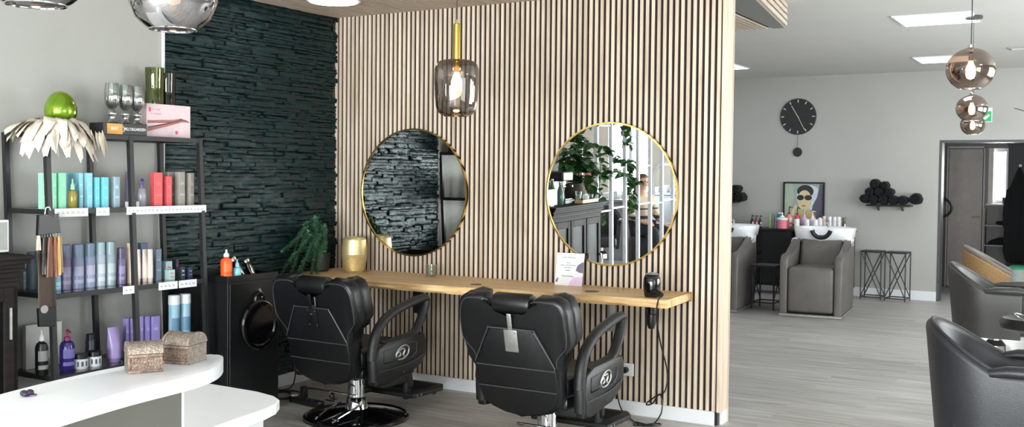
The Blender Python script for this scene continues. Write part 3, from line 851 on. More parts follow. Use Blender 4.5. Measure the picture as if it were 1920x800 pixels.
def pbox(name, kind, x, y, z, w, d, h, c, label, group, c2=None, rz=0):
    t = thing(name, label, kind, (x, y, z), rz, group)
    b = B(); box(b, (-d/2, -w/2, 0), (d/2, w/2, h), .0012, 1); obj('carton', b, col('carton%d_%d_%d' % c, c, .45), t, False)
    c2 = c2 or tuple(min(255, int(v*1.13+12)) for v in c)
    b = B(); box(b, (d/2, -w*.36, h*.30), (d/2+.0004, w*.36, h*.36)); box(b, (d/2, -w*.30, h*.62), (d/2+.0004, w*.25, h*.70)); box(b, (d/2, -w*.30, h*.74), (d/2+.0004, w*.05, h*.76))
    obj('print', b, col('p%d_%d_%d' % c2, c2, .5), t, False)
    return t
def pbottle(name, kind, x, y, z, r, h, c, label, group, cap=None, caph=.3, capr=.92, c2=None, pump=False, nozzle=False, rough=.35, metal=0):
    t = thing(name, label, kind, (x, y, z), 0, group)
    hb = h*(1-caph)
    b = B()
    if pump or nozzle: prof = [(0, 0), (r*.92, 0), (r, r*.12), (r, hb*.80), (r*.8, hb*.92), (r*.42, hb*.97), (r*.4, hb), (0, hb)]
    else: prof = [(0, 0), (r*.94, 0), (r, r*.08), (r, hb-r*.10), (r*.95, hb), (0, hb)]
    lathe(b, prof, seg=24); obj('bottle_body', b, col('b%d_%d_%d' % c, c, rough, metal=metal), t)
    cc = cap or c
    b = B()
    if pump:
        lathe(b, [(0, hb), (r*.45, hb), (r*.45, hb+.015), (r*.14, hb+.018), (r*.14, h-.012), (0, h-.012)], seg=16)
        tube(b, [(0, 0, h-.010), (.01, -.004, h-.006), (r*1.15, -.01, h-.016)], [.008, .007, .004], seg=8)
        nm = 'pump'
    elif nozzle:
        lathe(b, [(0, hb), (r*.5, hb), (r*.46, hb+(h-hb)*.4), (r*.2, hb+(h-hb)*.6), (r*.14, h), (0, h)], seg=16); nm = 'nozzle'
    else:
        lathe(b, [(0, hb), (r*capr, hb), (r*capr, h-r*.15), (r*capr*.85, h), (0, h)], seg=24); nm = 'cap'
    obj(nm, b, col('k%d_%d_%d' % cc, cc, .35), t)
    if c2:
        b = B(); a0, a1 = -1.15, .75; n = 10
        for (zz0, zz1) in ((hb*.18, hb*.30), (hb*.42, hb*.72)):
            b = B()
            vs = [[b.verts.new(((r+.0006)*math.cos(a0+(a1-a0)*i/n), (r+.0006)*math.sin(a0+(a1-a0)*i/n), q)) for q in (zz0, zz1)] for i in range(n+1)]
            for p, q in zip(vs, vs[1:]): b.faces.new((p[0], q[0], q[1], p[1]))
            obj('print', b, col('p%d_%d_%d' % c2, c2, .5), t)
    return t
MINT, LBL, CYA, PAL, PLU = (150, 222, 184), (140, 203, 222), (110, 200, 214), (168, 190, 205), (92, 86, 112)
COR, TAU, G1 = (224, 90, 96), (150, 144, 136), 'cartons on the upper product shelf'
zA, zB, zC = LEV[1], LEV[2], LEV[3]
T_ = 'on the upper product shelf'
for (x, y, w, d, h, c, lb) in (
    (.3, -2.704, .020, .03, .191, MINT, 'mint green carton, leftmost '+T_),
    (.27, -2.668, .024, .03, .191, MINT, 'second mint green carton from the left, partly behind the shelf post'),
    (.29, -2.629, .022, .03, .191, MINT, 'mint green carton just right of the front shelf post'),
    (.3, -2.586, .035, .035, .192, MINT, 'mint green carton beside the olive serum bottle'),
    (.2, -2.447, .052, .03, .192, LBL, 'light blue carton standing behind the olive serum bottle'),
    (.28, -2.459, .025, .03, .192, LBL, 'light blue carton just right of the olive serum bottle'),
    (.3, -2.418, .032, .03, .193, LBL, 'tall light blue carton beside the middle rear post'),
    (.3, -2.368, .026, .03, .169, CYA, 'shorter turquoise carton, left one of the two'),
    (.31, -2.322, .036, .03, .170, CYA, 'shorter turquoise carton, right one of the two'),
    (.3, -2.239, .037, .03, .173, PAL, 'pale grey-blue carton standing alone '+T_),
    (.3, -2.148, .026, .03, .201, PLU, 'dark plum carton half hidden by the middle front post'),
    (.31, -1.961, .060, .04, .199, COR, 'taller coral red carton '+T_),
    (.31, -1.880, .036, .04, .177, COR, 'shorter coral red carton in front of the taupe ones'),
    (.25, -1.811, .059, .04, .203, TAU, 'taupe carton behind the shorter coral carton'),
    (.31, -1.783, .045, .04, .204, TAU, 'middle taupe carton right of the coral cartons'),
    (.32, -1.715, .031, .04, .198, TAU, 'taupe carton at the right end of the upper shelf')):
    pbox('product_carton', 'carton', x, y, zA, w, d, h, c, lb, G1)
pbottle('serum_bottle', 'bottle', .33, -2.539, zA, .0225, .16, (150, 132, 52), 'olive-gold serum bottle with a mint dropper cap on the upper shelf', 'bottles on the upper product shelf', cap=(170, 228, 190), caph=.36, nozzle=True, rough=.2)
pbottle('spray_bottle', 'bottle', .3, -2.058, zA, .0262, .164, (150, 146, 156), 'translucent grey spray bottle with a violet trigger on the upper shelf', 'bottles on the upper product shelf', cap=(96, 70, 150), caph=.3, pump=True, rough=.2)
for (y, n) in ((-2.205, 'left'), (-2.13, 'right')):
    b = B(); box(b, (.352, y-.010, zA), (.354, y+.010, zA+.032)); tag(obj('price_tag', b, M['paper'], None, False), 'tiny white price tag standing %s of the middle shelf post' % n, 'price tag', 'price tags on the upper shelf')
G2 = 'bottles on the middle product shelf'
S1, S2, S3, S4 = (112, 122, 152), (122, 136, 158), (150, 168, 176), (108, 98, 132)
for (y, r, h, c, c2, cap, lb) in (
    (-2.640, .0262, .206, (92, 108, 122), None, (84, 100, 114), 'slate blue cylinder bottle at the left end, behind the hair swatches'),
    (-2.595, .0162, .095, (140, 178, 205), (190, 214, 228), (150, 186, 210), 'short pale blue bottle just right of the hair swatches'),
    (-2.546, .0272, .247, S4, (146, 138, 168), (104, 110, 140), 'tall violet-grey hairspray can, first of the tall row'),
    (-2.472, .0325, .246, (126, 132, 164), (168, 168, 196), (110, 126, 150), 'widest violet-blue hairspray can on the middle shelf'),
    (-2.396, .0297, .248, (138, 146, 176), (180, 180, 204), (104, 126, 148), 'violet-blue hairspray can in front of the middle rear post'),
    (-2.326, .0268, .250, (170, 182, 198), (206, 208, 216), (150, 176, 186), 'pale lilac-blue hairspray can, second from the right of the tall row'),
    (-2.259, .0295, .250, S3, (184, 196, 200), (146, 168, 178), 'pale grey-green hairspray can at the right of the tall row'),
    (-2.186, .0242, .210, (110, 98, 140), (146, 138, 178), (82, 72, 106), 'shorter purple bottle with a dark plum cap')):
    pbottle('hairspray_can', 'bottle', .28 if y != -2.640 else .12, y, zB, r, h, c, lb, G2, cap=cap, caph=.3, c2=c2)
pbox('product_carton', 'carton', .10, -2.678, zB, .014, .03, .15, (150, 158, 158), 'narrow grey carton at the far left end of the middle shelf', 'cartons on the middle product shelf')
pbox('product_carton', 'carton', .28, -2.125, zB, .018, .03, .234, (226, 204, 186), 'cream carton left of the middle front post', 'cartons on the middle product shelf')
pbox('product_carton', 'carton', .28, -1.928, zB, .038, .03, .189, (112, 128, 146), 'slate blue carton right of the cream tubes', 'cartons on the middle product shelf')
pbox('product_carton', 'carton', .2, -1.966, zB, .053, .03, .223, (92, 100, 138), 'dark blue carton rising behind the cream tubes', 'cartons on the middle product shelf')
pbox('product_carton', 'carton', .24, -1.825, zB, .046, .05, .107, (164, 196, 198), 'taller pale teal carton on the middle shelf', 'cartons on the middle product shelf', (220, 90, 90))
pbox('product_carton', 'carton', .31, -1.860, zB, .044, .04, .062, (176, 206, 204), 'small pale teal carton in front of the taller teal one', 'cartons on the middle product shelf', (220, 90, 90))
pbox('product_carton', 'carton', .2, -1.718, zB, .018, .03, .111, (60, 50, 90), 'thin dark purple carton near the right end of the middle shelf', 'cartons on the middle product shelf', (210, 60, 100))
pbox('product_carton', 'carton', .3, -1.765, zB, .030, .04, .071, (44, 52, 60), 'small blackish carton, left one of the dark pair at the shelf end', 'cartons on the middle product shelf', (210, 220, 225))
pbox('product_carton', 'carton', .3, -1.708, zB, .030, .04, .064, (46, 54, 80), 'small navy carton at the right end of the middle shelf', 'cartons on the middle product shelf', (140, 160, 220))
def ptube(x, y, z, r, h, c, lb, grp, cap=None):
    t = thing('product_tube', lb, 'tube', (x, y, z), 0, grp)
    b = B(); n = 20; rings = []
    for k, (f, zz) in enumerate(((1, .12), (1, .14), (.95, .5), (.6, .8), (.16, .985), (.16, 1.0))):
        rings.append([b.verts.new((r*f*math.cos(2*PI*i/n), r*(1+.12*(1-f))*math.sin(2*PI*i/n), h*zz)) for i in range(n)])
    for a, c_ in zip(rings, rings[1:]):
        for i in range(n): b.faces.new((a[i], a[(i+1) % n], c_[(i+1) % n], c_[i]))
    b.faces.new(rings[0]); b.faces.new(rings[-1])
    obj('tube_body', b, col('t%d_%d_%d' % c, c, .35), t)
    cc = cap or c
    b = B(); lathe(b, [(0, 0), (r*.8, 0), (r*.85, h*.02), (r*.85, h*.125), (0, h*.125)], seg=20); obj('cap', b, col('k%d_%d_%d' % cc, cc, .3), t)
    return t
for (x, y, lb) in ((.27, -2.05, 'left'), (.285, -2.012, 'middle'), (.31, -1.995, 'right')):
    ptube(x, y-.01, zB, .0165, .192, (228, 214, 206), 'cream white tube standing on its cap, %s one of the three' % lb, 'cream tubes on the middle shelf', (214, 196, 190))
# lower shelf
pbottle('spray_bottle', 'bottle', .33, -2.729, zC, .0325, .238, (22, 22, 24), 'black spray bottle with a white nozzle at the left of the lowest shelf', 'bottles on the lowest shelf', cap=(225, 225, 225), caph=.24, nozzle=True, c2=(150, 150, 150))
b = B(); box(b, (.11, -2.69, zC), (.14, -2.47, zC+.24), .002); tag(obj('white_carton', b, col('wc', (205, 204, 200), .5), None, False), 'large pale cardboard box against the wall on the lowest shelf', 'box')
t = pbottle('shampoo_bottle', 'bottle', .33, -2.576, zC, .039, .225, (48, 38, 108), 'indigo bottle with a magenta trigger top on the lowest shelf', 'bottles on the lowest shelf', cap=(150, 40, 96), caph=.26, pump=True, c2=(120, 110, 180), rough=.15)
def jar(x, y, r, h, lb):
    t = thing('hair_wax_jar', lb, 'jar', (x, y, zC), 0, 'white jars with black lids')
    b = B(); lathe(b, [(0, 0), (r*.92, 0), (r, .006), (r, h*.66), (r*.9, h*.68), (0, h*.68)], seg=32); obj('jar_body', b, col('jarw', (206, 208, 210), .3), t)
    b = B(); lathe(b, [(0, h*.68), (r, h*.68), (r, h*.97), (r*.94, h), (0, h)], seg=32); obj('lid', b, M['black'], t)
    n = 8
    for (a0, a1) in ((-1.1, -.85), (-.55, -.25), (.05, .3)):
        b = B()
        vs = [[b.verts.new(((r+.0006)*math.cos(a0+(a1-a0)*i/n), (r+.0006)*math.sin(a0+(a1-a0)*i/n), q)) for q in (h*.2, h*.52)] for i in range(n+1)]
        for p, q in zip(vs, vs[1:]): b.faces.new((p[0], q[0], q[1], p[1]))
        obj('print', b, col('jarprint', (70, 74, 96), .5), t)
jar(.34, -2.50, .040, .082, 'white jar with a black lid in front of the indigo bottle')
jar(.34, -2.412, .038, .083, 'white jar with a black lid, right one of the pair, before the midnight blue bottle')
pbottle('dark_tube', 'bottle', .25, -2.369, zC, .0255, .166, (26, 30, 50), 'midnight blue bottle behind the right white jar', 'bottles on the lowest shelf', caph=.2)
ptube(.32, -2.266, zC, .040, .198, (140, 122, 172), 'lilac tube standing alone on the lowest shelf', 'tubes on the lowest shelf', (120, 104, 150))
for (x, y, w, h, lb) in ((.25, -2.130, .020, .226, 'first lavender carton, left of the middle front post'), (.25, -2.094, .022, .222, 'second lavender carton, left of the middle front post'),
                         (.25, -2.026, .020, .227, 'lavender carton just right of the middle front post'), (.26, -1.989, .023, .223, 'lavender carton, second right of the middle front post'), (.27, -1.939, .053, .219, 'widest lavender carton at the right of the lavender row')):
    pbox('lavender_carton', 'carton', x, y, zC, w, .03, h, (146, 132, 196), lb, 'lavender cartons on the lowest shelf')
for (y, n) in ((-1.845, 'left'), (-1.761, 'right')):
    pbottle('foam_can', 'bottle', .33, y, zC, .0325, .34, (140, 178, 198), 'tall ice-blue can with a white cap above the treasure boxes, %s of the pair' % n, 'ice blue cans on the lowest shelf', cap=(214, 218, 222), caph=.17, capr=1.05, c2=(90, 130, 160))

# ------------------------------------------------------------------ things on top of the shelving
zT = LEV[0]
# feather wreath with egg
t = thing('feather_wreath', 'cream feather wreath draped over the left corner of the shelving', 'wreath', (.262, -2.60, zT))
rnd = random.Random(21)
b = B(); tube(b, [(.085*math.cos(a*PI/12), .085*math.sin(a*PI/12), .035) for a in range(24)], .018, seg=10, closed=True); obj('ring', b, M['feather'], t)
b = B()
def feather(b, base, direc, L_, w, droop):
    d = Vector(direc).normalized(); side = d.cross(Vector((0, 0, 1))).normalized(); n = 9; rows = []
    p = Vector(base)
    for i in range(n+1):
        f = i/n
        ww = w*min(1, .25+f*2.2)*math.sqrt(max(.10, 1-(max(0, f-.5)/.5)**2))*(1 if True else 0)
        c = p+d*L_*f+Vector((0, 0, -droop*f*f*L_))+Vector((0, 0, .018*math.sin(PI*f)))
        tw = .012*math.sin(f*5+L_*90)
        rows.append([b.verts.new(c+side*ww*k+Vector((0, 0, tw*k*1.2-.006*abs(k)))) for k in (-1, -.5, 0, .5, 1)])
    for r1, r2 in zip(rows, rows[1:]):
        for k in range(4): b.faces.new((r1[k], r1[k+1], r2[k+1], r2[k]))
for i in range(92):
    a = 2*PI*i/92+rnd.uniform(-.1, .1); d = (math.cos(a), math.sin(a), rnd.uniform(-.15, .35))
    # to the front and the left side the feathers are longer and hang over the edge
    front = max(0, math.cos(a)); left = max(0, math.sin(-a))
    L_ = rnd.uniform(.085, .135)+.05*left
    L_ += .005*front; dr = rnd.uniform(.1, .3)+front*rnd.uniform(.35, .95)+left*rnd.uniform(.1, .7)
    if math.sin(a) > .3: L_ += .02; dr = rnd.uniform(.2, .8)+front*.8
    feather(b, (.085*math.cos(a)*.8, .085*math.sin(a)*.8, rnd.uniform(.03, .065)), d, L_, rnd.uniform(.023, .034), dr)
for (y0, L_) in ((.14, .10), (.165, .10), (.11, .08), (-.02, .08), (-.12, .11), (.18, .08)):
    feather(b, (.155, y0, .012), (.25, rnd.uniform(-.3, .3), -1), L_, .024, .3)
obj('feathers', b, M['feather'], t, True, 2.5)
b = B()
for k in range(40):
    a = 2*PI*k/40; r_ = bmesh.ops.create_uvsphere(b, u_segments=8, v_segments=6, radius=.006, matrix=Matrix.Translation((.088*math.cos(a), .088*math.sin(a), .061)))
obj('pearl_string', b, col('pearl', (232, 226, 214), .25, coat=.4), t)
b = B(); prof = []
for i in range(29):
    a = -PI/2+PI*i/28; zz = math.sin(a); r_ = math.cos(a)**.92*.084*(1-.09*zz); prof.append((max(0, r_), .092+(.098 if zz > 0 else .085)*zz))
lathe(b, [(0, prof[0][1])]+prof[1:-1]+[(0, prof[-1][1])], seg=40)
e = obj('glass_egg', b, mat('green_metallic_glass', (132, 172, 30), .2, .75, noise=.35, nscale=14, coat=.8)); e.location = (.258, -2.558, zT+.036)
tag(e, 'shiny metallic green egg sitting on the feather wreath', 'egg')
# black book-like box
t = thing('gift_box', 'flat black box with an orange label under the glass goblets', 'box', (.30, -2.217, zT+.0005))
b = B(); box(b, (-.06, -.149, 0), (.06, .149, .066), .003); obj('box_body', b, col('gb', (44, 44, 46), .45), t, False)
b = B(); box(b, (.06, -.125, .004), (.0612, -.022, .062)); obj('orange_label', b, col('or', (216, 158, 82), .5), t, False, label='orange label')
text_obj('lettering', 'BUSY', .026, col('lw', (235, 235, 232), .5), t, (.0618, -.076, .034), RX, width=.048)
text_obj('lettering', 'MILLY&GARDEN', .024, col('lw', (235, 235, 232), .5), t, (.0606, .062, .034), RX, width=.15)
b = B(); lathe(b, [(.013, 0), (.016, 0), (.016, .0008), (.013, .0008)], seg=24, closed=True, M=Matrix.Translation((.0602, -.022, .033)) @ Matrix.Rotation(PI/2, 4, 'Y')); obj('ring_mark', b, M['paper'], t, False)
# goblets
def goblet(y, lb, h=.225):
    t = thing('crystal_goblet', lb, 'goblet', (.30, y, zT+.067), 0, 'cut glass goblets on the black box')
    b = B(); s = h/.225
    prof = [(0, 0), (.030, 0), (.032, .004), (.020, .012), (.014, .030), (.020, .045), (.024, .055), (.018, .070), (.013, .078), (.026, .092), (.037, .115), (.040, .150), (.038, .190), (.034, .225), (.031, .225), (.035, .19), (.037, .15), (.034, .118), (.022, .097), (0, .090)]
    lathe(b, [(r, z*s) for r, z in prof], seg=48, ripple=12, amp=.06)
    obj('goblet_glass', b, M['crystal'], t, True, 1.0)
M['crystal'] = glassy('silvered_crystal', (205, 212, 210), .22, .03, .85)
goblet(-2.262, 'cut glass goblet at the left of the three'); goblet(-2.172, 'cut glass goblet in the middle of the three', .222); goblet(-2.090, 'cut glass goblet at the right of the three, beside the pink carton', .22)
# green vases
def gvase(x, y, r, h, lb, m):
    t = thing('green_glass_vase', lb, 'vase', (x, y, zT), 0, 'green glass vases on top of the shelving')
    b = B(); lathe(b, [(0, 0), (r, 0), (r*1.03, .01), (r, h*.35), (r*.96, h*.66), (r*.9, h*.69), (r*.93, h*.72), (r, h), (r*.94, h), (r*.87, h*.72), (r*.9, h*.66), (r*.94, .02), (0, .02)], seg=40)
    obj('vase_glass', b, m, t)
gvase(.14, -1.828, .056, .425, 'tall olive green glass vase in front of the pale wall', M['greenglass'])
gvase(.13, -1.725, .052, .40, 'dark green glass vase in front of the stone facing', M['darkgreenglass'])
# pink carton
t = thing('straightener_carton', 'pale pink carton printed with a hair straightener', 'carton', (.22, -1.814, zT))
b = B(); box(b, (-.03, -.166, 0), (.03, .166, .2), .002); obj('carton', b, col('pinkbox', (232, 208, 214), .5), t, False)
b = B(); x0 = .030
prism(b, [(-.160, .055), (-.160, .034), (.02, .078), (.145, .112), (.10, .118)], x0, x0+.001, 'x')
prism(b, [(-.160, .100), (-.160, .088), (.04, .098), (.150, .100), (.155, .104), (.09, .122), (.04, .112)], x0, x0+.0012, 'x')
obj('straightener_print', b, col('rose', (176, 112, 108), .5), t, False)
b = B(); prism(b, [(-.160, .062), (-.160, .055), (.10, .118), (.13, .114)], x0, x0+.0013, 'x'); prism(b, [(-.160, .088), (-.160, .084), (.04, .094), (.03, .099)], x0, x0+.0014, 'x'); prism(b, [(.09, .122), (.155, .104), (.155, .099), (.08, .117)], x0, x0+.0015, 'x'); obj('dark_print', b, col('rosedark', (120, 84, 84), .5), t, False)
b = B(); cyl(b, .011, 0, .001, seg=20, M=Matrix.Translation((x0, .058, .035)) @ Matrix.Rotation(PI/2, 4, 'Y')); box(b, (x0, -.150, .152), (x0+.001, -.135, .178)); obj('emblem_print', b, col('pinkred', (222, 92, 108), .5), t, False)
text_obj('lettering', 'STYLER', .014, col('rt', (206, 160, 170), .5), t, (x0+.0004, -.098, .166), RX, width=.06)
text_obj('lettering', 'hair straightener', .010, col('rt', (206, 160, 170), .5), t, (x0+.0004, -.10, .142), RX, width=.085)

# hair colour swatches hanging from the shelf post
t = thing('hair_swatch_ring', 'bunch of hair colour swatches on a black holder hanging from the shelving', 'hair swatches', (.455, -2.775, 1.335))
b = B(); prism(b, [(-.065, -.125), (-.060, -.02), (-.02, -.018), (.055, -.018), (.068, -.115)], -.012, .012, 'x', .003); obj('holder', b, M['black'], t, False)
b = B(); tube(b, [(0, -.02, -.02), (0, -.015, .012), (0, .004, .018), (0, .012, .002)], .002, seg=6, smooth_n=4); obj('hook', b, M['chrome'], t); b = B(); tube(b, [(.013, -.03, -.028), (.016, .0, -.02), (.013, .03, -.03)], .0035, seg=6, smooth_n=4)
obj('bail', b, M['chrome'], t)
for k in range(7):
    b = B(); tube(b, [(0, -.04+.016*k, -.11), (.008, -.04+.016*k, -.135), (0, -.04+.016*k, -.14)], .003, seg=6); obj('clip', b, M['chrome'], t)
def swatch(y, w, L_, c, x=0, nm='', z0=-.135):
    b = B(); n = 14
    rows = []
    for i in range(9):
        f = i/8; ww = w*(.45+.75*f-.25*f*f)
        rows.append([b.verts.new((x+.011*math.sin(2*PI*k/n)*(1+.35*math.sin(k*2.7)*f), y+ww/2*math.cos(2*PI*k/n), z0-L_*f+.004*math.sin(k*3.1)*f)) for k in range(n)])
    for r1, r2 in zip(rows, rows[1:]):
        for k in range(n): b.faces.new((r1[k], r1[(k+1) % n], r2[(k+1) % n], r2[k]))
    b.faces.new(rows[0]); b.faces.new(rows[-1])
    obj('swatch', b, mat('hair_%s' % nm, c, .45, noise=.35, nscale=60, stretch=(1, 9, .3)), t, True, 1.2, label=nm.replace('_', ' ')+' hair swatch')
swatch(-.055, .03, .075, (196, 180, 158), .0, 'ash_blond', -.125); swatch(-.035, .032, .19, (28, 24, 20), .012, 'black'); swatch(-.005, .05, .205, (98, 54, 38), .022, 'auburn')
swatch(.025, .036, .205, (140, 84, 52), .016, 'copper_brown'); swatch(.05, .036, .20, (196, 158, 98), .012, 'golden_blond'); swatch(.072, .036, .19, (206, 178, 128), -.006, 'light_blond')
t = thing('long_hair_extension', 'long dark brown hair extension in a clear sleeve hanging below the swatches', 'hair extension', (.44, -2.778, 1.0))
b = B(); rows = []
for i in range(11):
    f = i/10; ww = .075+.02*f
    rows.append([b.verts.new((.008*math.sin(2*PI*k/16)*(1+.2*math.sin(k*3)), -.01+.012*f+ww/2*math.cos(2*PI*k/16), .25-.42*f)) for k in range(16)])
for r1, r2 in zip(rows, rows[1:]):
    for k in range(16): b.faces.new((r1[k], r1[(k+1) % 16], r2[(k+1) % 16], r2[k]))
b.faces.new(rows[0]); b.faces.new(rows[-1])
obj('hair_strands', b, mat('dark_brown_hair', (62, 44, 34), .5, noise=.4, nscale=50, stretch=(1, 10, .2)), t, True, 1.2)
b = B(); prism(b, [(-.045, -.26), (-.050, -.165), (.050, -.165), (.044, -.27)], -.010, .010, 'x', .003); cf = obj('card_foot', b, M['black'], t, False)
b = B(); cyl(b, .021, 0, .003, seg=24, M=Matrix.Translation((.0095, -.018, -.172)) @ Matrix.Rotation(PI/2, 4, 'Y')); obj('round_sticker', b, col('sticker', (150, 146, 142), .4), cf)

# ------------------------------------------------------------------ black cabinet beside the stone
t = thing('black_cabinet', 'matt black storage cabinet standing between the shelving and the barber chair', 'cabinet', (.26, -1.358, 0))
b = B(); box(b, (-.24, -.22, .04), (.24, .22, .862), .004); box(b, (-.22, -.20, 0), (.22, .20, .04)); obj('carcass', b, M['satinblack'] if 'satinblack' in M else M.setdefault('satinblack', mat('satin_black_laminate', (15, 16, 18), .38, noise=.05)), t, False)
b = B()
for (lo, hi) in (((-.24, -.22), (.24, -.208)), ((-.24, .208), (.24, .22)), ((-.24, -.208), (-.228, .208)), ((.228, -.208), (.24, .208))): box(b, (lo[0], lo[1], .862), (hi[0], hi[1], .902), .002)
obj('top_rim', b, M['satinblack'], t, False)
b = B(); box(b, (.2405, -.212, .06), (.252, .212, .855), .003); obj('door', b, M['satinblack'], t, False)
b = B(); cyl(b, .012, 0, .006, seg=16, M=Matrix.Translation((.252, .035, .80)) @ Matrix.Rotation(PI/2, 4, 'Y')); tube(b, [(.255, .035, .80), (.27, .035, .79), (.268, .035, .765), (.275, .04, .755), (.28, .055, .765)], .004, seg=8, smooth_n=4); obj('hook', b, M['chrome'], t)
t = thing('round_hand_mirror', 'round glossy black hand mirror hanging from a chrome hook on the black cabinet', 'hand mirror', (.53, -1.337, .58))
Mx = Matrix.Rotation(PI/2, 4, 'Y')
b = B(); lathe(b, [(.125, -.012), (.148, -.012), (.158, -.004), (.158, .006), (.148, .013), (.13, .013), (.122, .004)], seg=56, closed=True, M=Mx); obj('rim', b, M['blackgloss'], t)
b = B(); cyl(b, .128, -.006, .004, seg=56, M=Mx); obj('back_disc', b, M['blackgloss'], t)
b = B(); tube(b, [(0, -.035, .145), (0, -.03, .19), (0, .0, .205), (0, .03, .19), (0, .035, .145)], .008, seg=10, smooth_n=4); obj('handle_loop', b, M['blackgloss'], t)
pbottle('spray_bottle', 'bottle', .42, -1.513, .862, .036, .20, (228, 86, 34), 'bright orange bottle with a white cap on the black cabinet', 'bottles on the black cabinet', cap=(225, 226, 228), caph=.22, nozzle=True, c2=(240, 110, 50))
pbottle('spray_bottle', 'bottle', .43, -1.432, .862, .027, .135, (128, 192, 204), 'small turquoise bottle beside the orange one', 'bottles on the black cabinet', cap=(150, 206, 216), caph=.34, nozzle=True)
for (y, a, lb, h) in ((-1.36, .45, 'black and silver hair clipper leaning on the cabinet rim, left of the pair', .16), (-1.28, .3, 'dark hair clipper leaning on the cabinet rim, right of the pair', .13)):
    t = thing('hair_clipper', lb, 'hair clipper', (.42, y, .866)); t.rotation_euler = (a, -.25, 0)
    b = B(); prism(b, [(-.018, 0), (-.022, h*.5), (-.016, h*.85), (.016, h*.85), (.022, h*.5), (.018, 0)], -.014, .014, 'x', .006, 3); obj('clipper_body', b, M['blackgloss'], t)
    b = B(); prism(b, [(-.018, h*.85), (-.022, h), (.022, h), (.018, h*.85)], -.006, .006, 'x', .001); box(b, (.0145, -.005, h*.2), (.017, .005, h*.7), .001); obj('clipper_blade', b, M['chrome'], t)

# ------------------------------------------------------------------ dark wooden buffet at the left
t = thing('dark_buffet', 'dark stained wooden buffet with a moulded cornice at the left edge', 'cabinet', (0, 0, 0))
CX, Y0, Y1 = .47, -4.12, -2.945
b = B(); box(b, (.01, Y0, .06), (CX-.02, Y1, .99)); box(b, (.03, Y0+.02, 0), (CX-.04, Y1-.02, .06)); obj('carcass', b, M['cabinet'], t, False)
b = B()
for (e, z0, z1) in ((.012, .985, 1.005), (.022, 1.005, 1.035), (.040, 1.035, 1.052), (.034, 1.052, 1.075), (.058, 1.075, 1.098), (.075, 1.098, 1.118)):
    box(b, (.005, Y0-e*.6, z0), (CX-.02+e, Y1+e*.6, z1), .004)
obj('cornice', b, M['cabinet'], t, False)
for k, (a, c) in enumerate(((Y0+.03, Y0+.38), (Y0+.40, Y0+.76), (Y0+.78, Y1-.03))):
    b = B(); w = .055
    box(b, (CX-.02, a, .12), (CX, a+w, .96), .004); box(b, (CX-.02, c-w, .12), (CX, c, .96), .004); box(b, (CX-.02, a+w, .12), (CX, c-w, .19), .004); box(b, (CX-.02, a+w, .89), (CX, c-w, .96), .004)
    d = obj('door', b, M['cabinet'], t, False)
    b = B(); box(b, (CX-.018, a+w, .19), (CX-.012, c-w, .89)); obj('door_glass', b, M['darkpane'] if 'darkpane' in M else M.setdefault('darkpane', mat('dark_glass_pane', (12, 12, 13), .5, spec=.08)), d, False)
    b = B(); box(b, (CX, c-w*.55, .70), (CX+.014, c-w*.35, .86), .003) if k == 2 else cyl(b, .012, CX, CX+.02, seg=14, M=Matrix.Translation((0, a+w*.5, .55)) @ Matrix.Rotation(PI/2, 4, 'Y'))
    obj('door_handle', b, M['steel'], d, False)
t = thing('tablet_display', 'small grey display with a rounded white rim standing on the dark buffet', 'display', (.40, -3.07, 1.118))
b = B(); box(b, (-.012, -.115, .012), (.0, .115, .175), .006, 3); box(b, (-.05, -.04, 0), (.0, .04, .02), .006); obj('casing', b, M['white'], t)
b = B(); box(b, (0, -.104, .024), (.0015, .104, .163), .001); obj('screen', b, col('scr', (128, 128, 124), .3), t, False)

# ------------------------------------------------------------------ reception desk
def poly_smooth(pts, n=5):
    out = []
    N_ = len(pts)
    for i in range(N_):
        p0, p1, p2, p3 = [Vector((*pts[(i+k-1) % N_], 0)) for k in range(4)]
        for k in range(n):
            t_ = k/n
            q = 0.5*((2*p1)+(-p0+p2)*t_+(2*p0-5*p1+4*p2-p3)*t_*t_+(-p0+3*p1-3*p2+p3)*t_**3)
            out.append((q.x, q.y))
    return out
t = thing('reception_desk', 'white reception desk with a raised curved counter and silver front panel', 'reception desk', (0, 0, 0))
up = [(3.06, -5.45), (2.99, -5.1), (2.915, -4.72), (2.873, -4.552), (2.84, -4.367), (2.832, -4.236), (2.845, -4.106), (2.872, -3.985), (2.888, -3.955), (2.915, -3.95), (2.945, -3.962), (2.99, -4.005), (3.045, -4.08), (3.082, -4.17), (3.098, -4.27), (3.112, -4.42), (3.145, -4.60), (3.195, -4.80), (3.27, -5.05), (3.36, -5.30), (3.38, -5.45)]
b = B(); prism(b, poly_smooth(up, 4), .962, 1.0, 'z', .004, 2); obj('raised_counter', b, M['desk_white'], t, True, .5)
edge = [(3.078, -4.235), (3.085, -4.33), (3.095, -4.42), (3.128, -4.60), (3.178, -4.80), (3.253, -5.05), (3.34, -5.30), (3.36, -5.44)]
e3 = [(p.x, p.y) for p in catmull([(a, c, 0) for a, c in edge], 5)]
b = B(); prism(b, e3+[(x-.022, y) for x, y in reversed(e3)], 0, .962, 'z'); obj('front_panel', b, M['silver_panel'], t, True, .5, label='curved silver front panel')
b = B(); box(b, (3.052, -4.2345, 0), (3.08, -4.2285, .962)); obj('panel_edge', b, M['desk_white'], t, False)
lo_ = [(1.9, -3.355), (2.3, -3.362), (2.50, -3.368), (2.60, -3.385), (2.66, -3.42), (2.70, -3.48), (2.722, -3.56), (2.745, -3.72), (2.775, -3.90), (2.80, -4.05), (2.86, -4.5), (2.95, -5.4), (1.95, -5.4)]
b = B(); prism(b, lo_, .702, .74, 'z', .005, 2); obj('worktop', b, M['worktop'], t, False)
